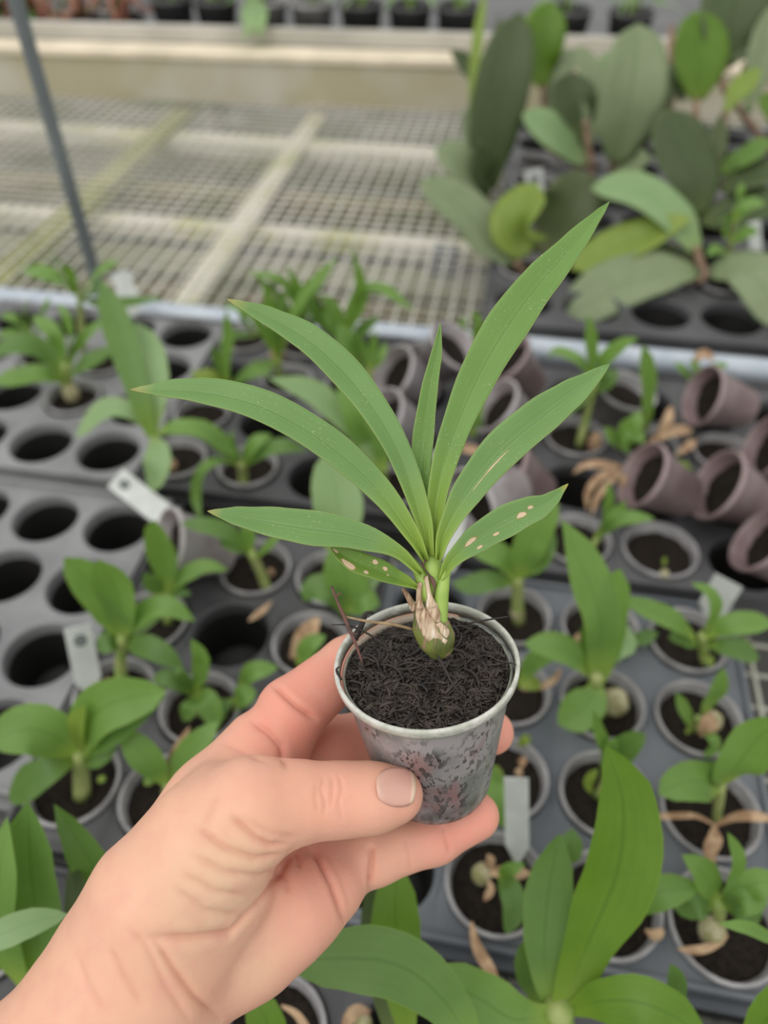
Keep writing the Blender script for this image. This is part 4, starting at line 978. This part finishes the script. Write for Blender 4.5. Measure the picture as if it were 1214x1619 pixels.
potted('plant cut by the lower right corner, one small blunt leaf with a brown edge', (1120, 1680), [
 ('mid', 34, [(1052, 1620, 4), (1060, 1590, 6), (1068, 1560, 7.5), (1060, 1524, 9)], S(shape='o')), ('bright', 70, [(1190, 1680, 7), (1200, 1630, 9), (1240, 1580, 11), (1300, 1540, 12)], S(shape='l')), ('fresh', 20, [(1250, 1500, 9), (1215, 1482, 10), (1180, 1466, 11), (1135, 1460, 11.5)], S(shape='s'))],
 ('stem', [(1110, 1680, -.3), (1080, 1640, 3.5)], 20, 20), at=Vector((.128, .040, TZ + .004)))
potted('plant at the bottom edge showing a dry curl and leaf tip beside the wrist', (500, 1660), [
 ('bright', 56, [(440, 1680, 6), (430, 1640, 7), (415, 1600, 8), (392, 1560, 8.5)], S(shape='l')), ('dry', 20, [(585, 1600, 2), (560, 1600, 3), (540, 1630, 3)], S(shape='s')), ('dry', 12, [(445, 1590, 2), (470, 1605, 2.5), (500, 1650, 2)], S(shape='s'))], bulb=[(575, 1620, 1, 30)], at=Vector((-.075, .045, TZ + .004)))
potted('pot seen over the index knuckle with a dry leaf and green leaf across it', (490, 1010), [
 ('dry', 30, [(460, 1040, .5), (480, 1010, 2), (505, 975, 3)]), ('fresh', 30, [(470, 1050, 1), (490, 1020, 3), (515, 1005, 3.5)])], R=.0285)
potted('pale broad-leaved plant directly behind the lower left leaves of the held plant', (530, 960), [
 ('fresh', 66, [(545, 960, 2), (548, 930, 4), (545, 900, 5.5), (530, 860, 7)], S(shape='o')), ('pale', 74, [(520, 870, 4), (535, 820, 7), (530, 770, 9), (515, 715, 11)], S(shape='o')), ('mid', 44, [(545, 965, 2), (525, 935, 4), (495, 930, 4), (480, 950, 3)]), ('fresh', 40, [(550, 965, 2), (575, 950, 3.5), (600, 955, 3)]), ('pale', 50, [(545, 950, 2), (575, 915, 4), (610, 900, 5)])],
 ('stem', [(545, 975, -.4), (540, 930, 2), (525, 870, 5)], 18, 16), at=Vector((-.105, .392, TZ + .004)))

# ---- the crowd of seedlings at the back of the middle tray
potted('seedling behind the upper left leaf, pale leaf slanting down toward the fan', (600, 760), [
 ('pale', 42, [(605, 740, 3), (560, 680, 6), (500, 625, 9), (425, 598, 11)], S(shape='s')), ('fresh', 40, [(605, 742, 3), (575, 700, 5), (560, 650, 8), (535, 600, 10)]), ('fresh', 24, [(608, 745, 3), (600, 700, 5), (612, 660, 7)]), ('mid', 30, [(600, 745, 3), (560, 735, 4), (520, 745, 3)]), ('fresh', 26, [(610, 742, 3), (600, 690, 6), (575, 655, 8)])],
 ('stem', [(606, 775, -.3), (606, 740, 3)], 14, 12))
potted('seedling of narrow upright leaves near the left end of the metal tube', (365, 640), [
 ('fresh', 22, [(360, 615, 2), (358, 570, 6), (362, 530, 9), (358, 490, 12)], S(shape='s')), ('fresh', 22, [(364, 612, 2), (395, 590, 4), (430, 590, 4)]), ('lime', 26, [(355, 612, 2), (335, 598, 3.5), (300, 592, 4)]), ('mid', 16, [(362, 610, 2), (345, 570, 5), (335, 545, 7)])], ('stem', [(362, 635, 0), (361, 612, 2)], 12, 10))
potted('bushy seedling with thin leaves right in front of the metal tube', (440, 600), [
 ('fresh', 26, [(440, 570, 2.5), (405, 585, 3.5), (380, 605, 2.5)]), ('fresh', 22, [(442, 565, 2.5), (455, 520, 7), (480, 470, 11), (535, 405, 15)], S(shape='s')), ('fresh', 20, [(440, 566, 2.5), (430, 500, 8), (415, 450, 12)]), ('mid', 20, [(442, 566, 2.5), (440, 510, 7), (455, 455, 11)]), ('lime', 22, [(436, 572, 2), (445, 540, 4), (465, 515, 6)]), ('fresh', 18, [(438, 566, 2.5), (400, 500, 8), (350, 480, 9)])], ('stem', [(441, 595, 0), (441, 566, 2.5)], 12, 10), [(438, 560, 1, 24, 'dry_bulb', 'dry')])
potted('seedling with a tall narrow blade rising over the metal tube at mid picture', (545, 590), [
 ('fresh', 26, [(545, 540, 4), (570, 480, 9), (562, 430, 13), (550, 378, 17)], S(shape='s')), ('fresh', 20, [(548, 540, 4), (560, 475, 9), (600, 455, 11), (655, 492, 9)], S(shape='s')), ('fresh', 36, [(545, 545, 4), (530, 510, 7), (515, 480, 9), (505, 470, 10)]), ('mid', 22, [(550, 545, 4), (575, 520, 6), (600, 500, 7)]), ('mid', 20, [(540, 545, 4), (500, 500, 8), (480, 440, 12)])], ('stem', [(548, 590, 0), (547, 542, 4.5)], 13, 11))
potted('fine-leaved tuft seedling with a pinkish bulb, left of the silver pots', (585, 640), [
 ('fresh', 14, [(582, 585, 3), (575, 555, 5), (565, 530, 7)]), ('fresh', 14, [(584, 585, 3), (590, 550, 5), (592, 522, 7)]), ('fresh', 14, [(586, 588, 3), (602, 565, 5), (610, 540, 6)]), ('mid', 14, [(580, 590, 3), (562, 575, 4), (550, 560, 5)]), ('fresh', 34, [(570, 580, 3), (550, 545, 6), (535, 510, 8)])], ('stem', [(584, 630, 0), (584, 590, 3)], 12, 9), [(588, 600, 1.2, 26, 'dry_bulb', 'dry')])
potted('grassy seedling in the back row, its many leaves against the mesh', (495, 560), [
 ('mid', 18, [(480, 520, 4), (440, 470, 9), (400, 435, 12)]), ('fresh', 18, [(482, 520, 4), (470, 460, 9), (452, 420, 12)]), ('mid', 20, [(484, 520, 4), (495, 465, 9), (520, 430, 11)]), ('deep', 20, [(480, 524, 4), (450, 500, 6), (425, 470, 8)]), ('fresh', 18, [(482, 520, 4), (450, 450, 10), (390, 430, 12)], S(shape='s')), ('deep', 22, [(482, 522, 4), (500, 500, 6), (505, 470, 8)])], ('stem', [(485, 560, 0), (482, 520, 4)], 12, 10))
potted('low seedling in the back row beside the dark empty hole', (420, 548), [
 ('mid', 16, [(405, 530, 2), (380, 500, 5), (365, 470, 8)]), ('fresh', 16, [(408, 528, 2), (415, 490, 5), (440, 470, 7)]), ('mid', 16, [(404, 532, 2), (370, 530, 3), (345, 545, 2)])])

# ---- right-hand tray of seedlings among toppled pots
potted('seedling with a broad drooping leaf under the tip of the right leaf', (915, 690), [
 ('fresh', 44, [(1018, 685, 1), (1022, 640, 5), (1020, 590, 9), (1015, 545, 12)], S(shape='s')), ('fresh', 26, [(940, 600, 6), (955, 570, 9), (985, 545, 11), (1010, 535, 12)], S(shape='s')), ('fresh', 26, [(938, 600, 6), (935, 560, 9), (932, 530, 11), (928, 498, 13)]), ('fresh', 18, [(935, 600, 6), (915, 570, 8), (880, 555, 8), (865, 565, 7)], S(shape='s')), ('mid', 40, [(935, 640, 3), (925, 610, 5), (895, 640, 4), (880, 665, 3)]), ('mid', 28, [(940, 620, 4), (960, 600, 6), (975, 585, 6.5)])],
 ('stem', [(915, 705, -.3), (928, 655, 2.5), (938, 600, 6.5)], 14, 12), [(940, 700, .5, 22, 'dry_bulb', 'dry', 1.8)], R=.029)
potted('seedling spilling arched brown roots between the toppled pots', (985, 720), [
 ('fresh', 26, [(985, 710, 2), (965, 690, 4), (955, 675, 5)]), ('fresh', 30, [(990, 710, 2), (990, 685, 4), (1005, 665, 5.5), (1010, 650, 6)]), ('fresh', 34, [(992, 715, 2), (1000, 695, 4), (1010, 675, 4.5)]), ('mid', 20, [(995, 720, 2), (1012, 720, 3), (1020, 735, 2)]),
 ('dry', 13, [(990, 740, 1.5), (960, 735, 3), (925, 735, 3), (905, 750, 2)], S(shape='s', name='root')), ('dry', 12, [(992, 742, 1.5), (955, 750, 3), (930, 775, 2), (928, 810, 0.5)], S(shape='s', name='root')), ('dry', 11, [(995, 745, 1.5), (970, 755, 2.5), (945, 785, 1.5), (935, 815, .5)], S(shape='s', name='root')), ('dry', 11, [(998, 740, 1.5), (985, 755, 2), (982, 780, 1)], S(shape='s', name='root'))])
potted('pot with a small green stub and stem tangled in brown roots', (1060, 700), [
 ('dry', 15, [(1020, 705, 1), (1040, 690, 2), (1055, 665, 3.5), (1062, 640, 4)], S(shape='s', name='root')), ('dry', 18, [(1040, 695, 2), (1065, 682, 2.5), (1095, 680, 2)], S(shape='s', name='root')), ('dry', 14, [(1070, 718, 1), (1085, 708, 1.5), (1100, 695, 1.5)], S(shape='s', name='root')), ('lime', 18, [(1065, 725, 1), (1080, 738, 1.5), (1095, 748, 1)])])
potted('pot behind the round-spotted leaf, small branching green shoot above it', (905, 872), [
 ('fresh', 24, [(940, 850, 1.5), (970, 825, 4), (1000, 818, 5), (1035, 820, 5)]), ('fresh', 22, [(945, 850, 1.5), (965, 825, 4), (980, 805, 5), (988, 790, 6)]), ('fresh', 18, [(958, 840, 2), (960, 810, 4), (962, 780, 6), (960, 762, 7)])], ('stem', [(925, 880, 0), (945, 850, 1.5)], 12, 10), R=.0285)
e_ = potted('upright pot with dark soil and one small pale bulb, below the toppled pots', (1057, 872), [('lime', 8, [(1050, 895, .2), (1050, 880, 1)])], bulb=[(1050, 908, .3, 16)], R=.0305)
potted('seedling hidden behind the right leaf, in front of the leaning pots', (735, 640), [
 ('fresh', 26, [(745, 690, 1), (748, 660, 3), (760, 625, 5)]), ('mid', 20, [(748, 690, 1), (755, 670, 2), (740, 640, 4)]), ('dry', 16, [(715, 705, 1), (740, 710, 1.2), (765, 716, 1)], S(shape='s'))])
potted('weedy little seedling near the right edge above the toppled pots', (1105, 600), [
 ('fresh', 14, [(1095, 605, 1.5), (1080, 585, 3), (1065, 572, 3.5)]), ('fresh', 18, [(1098, 605, 1.5), (1100, 585, 3), (1090, 570, 4)]), ('fresh', 16, [(1100, 605, 1.5), (1125, 585, 3), (1150, 575, 3)]), ('dry', 16, [(1095, 575, 3), (1110, 560, 4), (1130, 568, 3.5)], S(shape='s'))], at=Vector((.236, .665, TZ + .004)))
potted('seedling rooted at the rail near the centre, leaves behind the upright middle leaf', (725, 560), [
 ('fresh', 18, [(745, 540, 1), (755, 515, 3), (745, 490, 5)]), ('mid', 18, [(742, 540, 1), (730, 520, 3), (735, 500, 4)]), ('lime', 16, [(748, 540, 1), (765, 530, 2), (775, 520, 2.5)])], at=Vector((-.035, .690, TZ + .004)))

# ---- toppled empty pots
def toppled(label, mouth, foot, mat, R=.0295, hm=2.6, hf=2.2, soil=True, face=.5):
    a = G(mouth[0], mouth[1], (hm + 1.2) / 100); b = G(foot[0], foot[1], (hm + 1.2) / 100)
    tocam = (Vector((0, 0, CAMZ)) - a).normalized(); ip = a - b; ip -= tocam * ip.dot(tocam); ip.normalize()
    ax_ = (ip * .80 + tocam * face).normalized()
    z = ax_; x = Vector((0, 0, 1)).cross(z).normalized(); y = z.cross(x); R3 = Matrix((x, y, z)).transposed()
    e = empty('toppled_pot', a, label, 'plant pot', 'empty pots lying on the tray'); bpy.context.view_layer.update()
    make_pot(e, mat, a, R3, R=R)
    if soil: make_soil(e, a, R3, R=R - .0078, depth=.011)
    return e
toppled('mauve-stained pot lying in the back row at the right, mouth turned left', (1108, 625), (1175, 645), 'pot_mauve')
toppled('toppled mauve pot beside the brown arched roots', (1012, 750), (1070, 778), 'pot_mauve')
toppled('toppled mauve pot nearest the right edge, larger mouth showing', (1130, 765), (1210, 805), 'pot_mauve', R=.031)
toppled('toppled pot cut by the right edge of the picture', (1206, 705), (1260, 730), 'pot_mauve')
toppled('silvery scuffed pot lying under the rail, dark mouth turned left', (618, 590), (680, 622), 'pot_silver', R=.030)
toppled('silvery pot lying in front of the other silver one, half behind the leaf fan', (600, 660), (660, 690), 'pot_silver')
toppled('toppled pot just right of the longest leaf, dark mouth facing left', (780, 640), (822, 672), 'pot_silver', R=.028)
toppled('mauve pot leaning away behind the longest leaf, near the rail', (795, 565), (838, 612), 'pot_mauve', hm=3.5)
toppled('mauve pot lying under the right leaf of the held plant', (790, 740), (836, 770), 'pot_mauve')
toppled('pale pot lying between the two right leaves of the held plant', (742, 800), (790, 780), 'pot_silver', R=.031)
toppled('scuffed pot leaning on the rail at mid picture', (722, 545), (690, 575), 'pot_silver', hm=4)
toppled('dim grey pot lying behind the right leaf tip', (992, 615), (965, 665), 'pot_bg')
toppled('toppled pot low at the right edge, beside the upright one with dark soil', (1200, 850), (1240, 880), 'pot_mauve', hm=2.0)

toppled('speckled grey pot lying behind the upright blade beside the fallen tag', (262, 862), (330, 868), 'pot_silver', face=.3)
# ---- white plant tags
def plant_tag(label, p0, p1, wpx, mark=None, mat='tagw'):
    a, b = G(p0[0], p0[1], p0[2] / 100), G(p1[0], p1[1], p1[2] / 100); d = (b - a); L_ = d.length; t = d.normalized(); w_ = wpx * depth_of((a + b) / 2) / FP
    vw = (Vector((0, 0, CAMZ)) - (a + b) / 2).normalized(); s = t.cross(vw).normalized(); n_ = s.cross(t).normalized()
    pr = [(0, .10), (.22, .5), (.6, .5), (.99, .5), (1, .49)] ; V = []; F = []
    for k, (u, hw) in enumerate(pr):
        for sg, zz in ((-1, 0), (1, 0), (1, -.0006), (-1, -.0006)):
            V.append(a + t * (L_ * u) + s * (sg * hw * w_) + n_ * zz)
    for k in range(len(pr) - 1):
        for j in range(4): F.append((k * 4 + j, k * 4 + (j + 1) % 4, k * 4 + 4 + (j + 1) % 4, k * 4 + 4 + j))
    F += [(0, 1, 2, 3), (16, 19, 18, 17)]
    o = mesh_obj('plant_tag', V, F, M[mat], None, False); tag(o, label, 'plant tag', 'white plastic plant tags')
    if mark is not None:
        c = a + t * (L_ * mark) + n_ * .0004; m = MB(); pts = [c + (s * math.cos(q) * .16 + t * math.sin(q) * .22) * w_ for q in [i / 10 * 2 * PI for i in range(11)]]
        m.tube(pts, w_ * .06, 6); m.build('printed_mark', M['ink'], o)
        m = MB(); m.tube([c - s * .1 * w_, c + s * .1 * w_], w_ * .05, 6); m.build('printed_mark', M['ink'], o)
    return o
plant_tag('white tag standing at the left beside the sturdy seedling, small grey mark at its top', (144, 1098, .2), (122, 990, 5), 40, .80)
plant_tag('white tag lying slantwise over the tray edge at the left, grey mark near its end', (285, 835, .8), (182, 755, 1.5), 38, .85)
plant_tag('white tag standing behind the spread-leaved seedling at the right', (1118, 975, .3), (1152, 918, 4), 44)
plant_tag('grey-white tag standing right of the held pot, edge catching the light', (818, 1365, .5), (816, 1230, 6), 38)
plant_tag('white tag strip leaning behind the leaf fan', (735, 800, .5), (690, 712, 4), 24)
plant_tag('white tag tucked behind the lower right leaf', (712, 905, .5), (722, 800, 4), 30)
plant_tag('pale tag at the back left against the wire mesh', (212, 500, 1), (190, 430, 5), 30)

# ------------------------------------------------------------------ big-leaved plants on the tray at the upper right
def bigplant(label, foot, leaves, stems=(), bulbs=()):
    """foot: (x, y) on the tray; leaf points (px, py, Y in m)"""
    loc = Vector((foot[0], foot[1], TZ + .004)); e = empty('big_leaved_plant', loc, label, 'potted plant', 'big-leaved plants at the upper right'); bpy.context.view_layer.update()
    make_pot(e, 'pot_bg', loc, R=.034); make_soil(e, loc, R=.031)
    for lf in leaves:
        mat, wpx, pts = lf[:3]; kw = dict(lf[3]) if len(lf) > 3 else {}
        q = [GY(*p) for p in pts]; d = sum(depth_of(p) for p in q) / len(q); tab = {'l': LEAFW, 's': STRAPW, 'o': OVALW}[kw.pop('shape', 'o')]; W = 1.1 * wpx * d / FP
        leaf_mesh('leaf', q, lambda s: W * interp(tab, s), M[mat], e, None, kw.pop('fold', .2), 14, .015, kw.pop('twist', 0), 6, .0012)
    for st in stems:
        q = [loc + Vector((0, 0, -.01))] + [GY(*p) for p in st[1]] if st[2] else [GY(*p) for p in st[1]]
        q2 = catmull(q, 12); m = MB(); m.tube(q2, [.0042 + (.0012 if k % 3 == 0 else 0) for k in range(12)], 8); m.build('stem', M[st[0]], e)
    return e
bigplant('plant with a long dark leaf, leftmost of the big-leaved plants', (-.01 + .03, 1.19), [
 ('deep', 80, [(775, 300, 1.17), (778, 220, 1.18), (798, 120, 1.20), (822, 20, 1.24)]), ('grey', 66, [(772, 318, 1.15), (750, 290, 1.13), (722, 255, 1.12), (688, 236, 1.12)]), ('deep', 44, [(772, 310, 1.15), (765, 270, 1.14), (760, 220, 1.14)], dict(shape='l'))],
 [('brown_stem', [(776, 330, 1.16), (774, 290, 1.17)], True)])
bigplant('plant with a round yellow-green leaf and long pale leaf hanging over the mesh', (.022, .913), [
 ('grey', 72, [(812, 418, .92), (775, 385, .93), (735, 335, .94), (664, 288, .94)]), ('olive', 92, [(845, 395, .96), (875, 370, .97), (905, 320, .98), (912, 268, 1.0)]), ('lime', 92, [(826, 408, .92), (818, 375, .93), (830, 340, .93), (862, 318, .92)])],
 [('brown_stem', [(820, 430, .92), (818, 412, .92)], True)])
bigplant('plant with a bright upright leaf lit through at the top', (.10, 1.27), [
 ('bright', 62, [(858, 140, 1.28), (852, 100, 1.29), (860, 55, 1.30), (868, 2, 1.32)]), ('grey', 40, [(860, 150, 1.28), (880, 110, 1.30), (925, 80, 1.33)], dict(shape='l')), ('lime', 30, [(850, 100, 1.3), (840, 50, 1.32), (850, 10, 1.34)], dict(shape='l'))],
 [('brown_stem', [(862, 230, 1.27), (860, 170, 1.28), (858, 135, 1.28)], True)])
bigplant('plant with a broad light green leaf spreading left from a papery base', (.101, 1.19), [
 ('pale', 64, [(928, 258, 1.18), (900, 238, 1.17), (868, 210, 1.16), (826, 180, 1.16)]), ('deep', 72, [(912, 225, 1.20), (905, 190, 1.21), (902, 160, 1.22), (905, 115, 1.24)]), ('grey', 46, [(925, 240, 1.2), (940, 180, 1.22), (935, 120, 1.25), (915, 70, 1.28)], dict(shape='l')), ('pale', 40, [(930, 180, 1.23), (950, 130, 1.25), (965, 80, 1.28)], dict(shape='l'))],
 [('brown_stem', [(935, 268, 1.17), (930, 230, 1.18), (925, 190, 1.19)], True)])
bigplant('plant with the longest pale grey-green leaf standing upright', (.18, 1.10 + .09), [
 ('grey', 92, [(972, 262, 1.15), (985, 200, 1.15), (1000, 130, 1.16), (1010, 38, 1.20)], dict(fold=.3)), ('grey', 50, [(975, 268, 1.14), (1000, 262, 1.12), (1030, 250, 1.11)], dict(shape='l')), ('olive', 44, [(985, 260, 1.16), (1030, 180, 1.18), (1050, 110, 1.22)], dict(shape='l'))],
 [('brown_stem', [(970, 275, 1.16), (972, 255, 1.15)], True)])
bigplant('plant with a dark oval leaf in front of the brown cane', (.259, 1.19), [
 ('deep', 96, [(1104, 345, 1.05), (1098, 290, 1.06), (1070, 230, 1.08), (1045, 175, 1.10)]), ('deep', 70, [(1108, 350, 1.05), (1150, 340, 1.04), (1190, 330, 1.03), (1240, 320, 1.02)]), ('olive', 30, [(1105, 300, 1.08), (1130, 240, 1.09), (1140, 180, 1.12)], dict(shape='l'))],
 [('brown_stem', [(1112, 350, 1.07), (1122, 270, 1.10), (1130, 200, 1.13)], True)])
bigplant('plant with a bright green oval leaf at the top right', (.26, 1.27), [
 ('bright', 82, [(1102, 162, 1.22), (1104, 120, 1.23), (1104, 70, 1.25), (1098, 18, 1.27)]), ('deep', 46, [(1080, 160, 1.24), (1060, 130, 1.25), (1030, 100, 1.28)], dict(shape='l'))],
 [('brown_stem', [(1102, 240, 1.20), (1100, 190, 1.21), (1101, 155, 1.22)], True), ('brown_stem', [(1062, 190, 1.24), (1060, 110, 1.28), (1062, 40, 1.32)], False)])
bigplant('plant at the right with arching light leaves over the tray holes', (.180, .913 + .0), [
 ('pale', 66, [(1105, 405, .92), (1070, 350, .94), (1010, 305, .96), (935, 298, .96)]), ('lime', 62, [(1090, 345, .93), (1040, 365, .93), (980, 390, .92), (902, 425, .90)]), ('grey', 84, [(1105, 432, .90), (1050, 432, .89), (970, 455, .87), (890, 510, .84)]), ('grey', 92, [(1122, 432, .90), (1165, 425, .89), (1205, 450, .86), (1235, 520, .82)]), ('olive', 60, [(1100, 425, .92), (1050, 410, .94), (980, 420, .94)], dict(shape='l'))],
 [('brown_stem', [(1112, 440, .90), (1106, 415, .91), (1100, 390, .92)], True)])
bigplant('plant at the right edge with a pale arching leaf and brown cane', (.338, 1.19), [
 ('fresh', 44, [(1128, 278, 1.10), (1155, 262, 1.10), (1185, 245, 1.09), (1225, 222, 1.08)], dict(shape='l')), ('lime', 34, [(1146, 178, 1.14), (1162, 150, 1.15), (1180, 130, 1.16), (1202, 108, 1.17)], dict(shape='l')), ('deep', 60, [(1140, 300, 1.08), (1180, 280, 1.07), (1230, 275, 1.06)])],
 [('brown_stem', [(1135, 290, 1.10), (1140, 230, 1.13), (1150, 160, 1.17)], True)])
bigplant('tall plant in the top right corner with wide dark leaves', (.417, 1.27), [
 ('deep', 100, [(1150, 108, 1.26), (1152, 60, 1.27), (1160, 10, 1.29), (1175, -60, 1.33)]), ('deep', 60, [(1155, 100, 1.26), (1180, 50, 1.28), (1195, 0, 1.3)]), ('grey', 44, [(1180, 180, 1.22), (1195, 120, 1.24), (1208, 60, 1.26), (1216, 10, 1.28)], dict(shape='l')), ('bright', 40, [(1235, 200, 1.15), (1220, 175, 1.16), (1202, 150, 1.17)])],
 [('brown_stem', [(1145, 140, 1.24), (1150, 105, 1.26)], True), ('brown_stem', [(1172, 140, 1.24), (1178, 100, 1.25)], False)])
bigplant('slim plant with thin hanging blades at the left edge of the big leaves', (.022, 1.27), [
 ('lime', 16, [(750, 255, 1.30), (748, 150, 1.35), (755, 60, 1.42), (768, -20, 1.5)], dict(shape='s')), ('olive', 14, [(772, 200, 1.35), (778, 120, 1.42), (790, 20, 1.5)], dict(shape='s')), ('deep', 36, [(790, 145, 1.40), (765, 130, 1.41), (740, 105, 1.43), (712, 78, 1.44)], dict(shape='l')), ('grey', 26, [(760, 260, 1.28), (745, 215, 1.3), (740, 165, 1.32)], dict(shape='l'))])
potted('cluster of small light green shoots below the dark oval leaf', (1150, 460), [
 ('fresh', 26, [(1150, 380, 5), (1145, 355, 7), (1160, 335, 9)]), ('fresh', 24, [(1155, 385, 5), (1175, 370, 6.5), (1200, 365, 7)]), ('fresh', 20, [(1150, 400, 4), (1130, 395, 5), (1118, 405, 4.5)]), ('fresh', 22, [(1160, 350, 8), (1180, 325, 10), (1210, 320, 10)]), ('fresh', 16, [(1165, 330, 9), (1170, 305, 11), (1172, 288, 12)])],
 ('stem', [(1150, 440, 0), (1155, 390, 4), (1162, 330, 9)], 8, 6), group=None)
plant_tag('white tag standing among the big leaves', (848, 318, 1), (843, 268, 5), 28, .7)
plant_tag('white tag at the far right among the big leaves', (1196, 410, 1), (1192, 350, 5), 18)

# ------------------------------------------------------------------ pots on the far bench
def far_pot(label, px, py, Y, R, kind, seed, mat='tray_dark'):
    rr = random.Random(seed); loc = GY(px, py, Y); loc.y += loc.x * .07; ph = .018 if kind == 'red' else .07; loc.z = TZ + .022 + ph + (.012 if kind == 'red' else 0)
    e = empty('bench_pot', loc, label, 'potted plant', 'pots on the far bench'); bpy.context.view_layer.update()
    m = MB(); m.lathe([(.0001, -ph), (R * .78, -ph), (R * .95, -.009), (R, -.009), (R, 0), (R * .93, 0), (R * .92, -.010), (R * .76, -ph + .004), (.0001, -ph + .004)], 24)
    o = m.build('pot', M[mat], None); o.location = loc; o.parent = e; o.matrix_parent_inverse = e.matrix_basis.inverted()
    make_soil(e, loc, R=R * .88 if kind != 'red' else R * .7, depth=.004 if kind == 'red' else .012)
    for k in range(rr.randint(9, 13) + (12 if kind == 'red' else 0)):
        a = rr.uniform(0, 2 * PI); L_ = rr.uniform(.05, .11); up = rr.uniform(.02, .07) * (.8 if kind == 'red' else 1)
        if kind == 'red': mt = rr.choice(('red', 'red', 'red', 'mid'))
        else: mt = rr.choice(('pale', 'mid', 'fresh', 'grey'))
        dv = Vector((math.cos(a), math.sin(a), 0)); b = loc + Vector((0, 0, -.01))
        q = [b + dv * .004, b + dv * L_ * .3 + Vector((0, 0, up)), b + dv * L_ * .7 + Vector((0, 0, up * 1.05)), b + dv * L_ + Vector((0, 0, up * .5))]
        w_ = rr.uniform(.012, .02) if kind == 'red' else rr.uniform(.006, .014)
        leaf_mesh('leaf', q, lambda s: w_ * interp(LEAFW, s), M[mt], e, Vector((0, 0, 1)), .2, 8, .05, 0, 4)
for i, (px, lab, kind) in enumerate((
 (25, 'leftmost pot on the far bench with red and green leaves', 'red'), (85, 'red-leaved pot on the far bench left of the thin post top', 'red'), (150, 'red-leaved pot on the far bench, reddest of the row', 'red'), (215, 'red-leaved pot on the far bench beside the gap', 'red'),
 (290, 'black pot with trailing pale green leaves on the far bench', 'green'), (355, 'black pot on the far bench near the leaf hanging over the ledge', 'green'), (430, 'grey-sided pot on the far bench right of the hanging leaf', 'green'), (500, 'grey-sided pot on the far bench with pale pink-white shoots', 'green'),
 (575, 'black pot on the far bench with long bowed green blades', 'green'), (650, 'black pot on the far bench above the tip of the longest leaf', 'green'), (725, 'black pot on the far bench beside the thin hanging blades', 'green'),
 (900, 'black pot on the far bench between big leaves', 'green'), (1000, 'black pot on the far bench above the long pale leaf', 'green'))):
    far_pot(lab, px, 20, 1.88 - i * .002, .047, kind, i * 7 + 3, 'tray_dark' if i not in (6, 7) else 'pot_bg')
hg = empty('trailing_plant', GY(395, 5, 1.82), 'light green leaves trailing down over the pale ledge of the far bench', 'plant'); bpy.context.view_layer.update()
for (w_, pts) in ((22, [(402, -10, 1.80), (400, 15, 1.75), (396, 40, 1.69), (384, 66, 1.68)]), (20, [(398, -10, 1.80), (412, 15, 1.75), (412, 40, 1.69), (408, 64, 1.68)]), (14, [(395, -10, 1.80), (388, 20, 1.75), (390, 45, 1.69)])):
    q = [GY(*p) for p in pts]; W = w_ * depth_of(q[1]) / FP
    leaf_mesh('leaf', q, lambda s: W * interp(STRAPW, s), M['pale'], hg, None, .2, 12, .02, 0, 4)
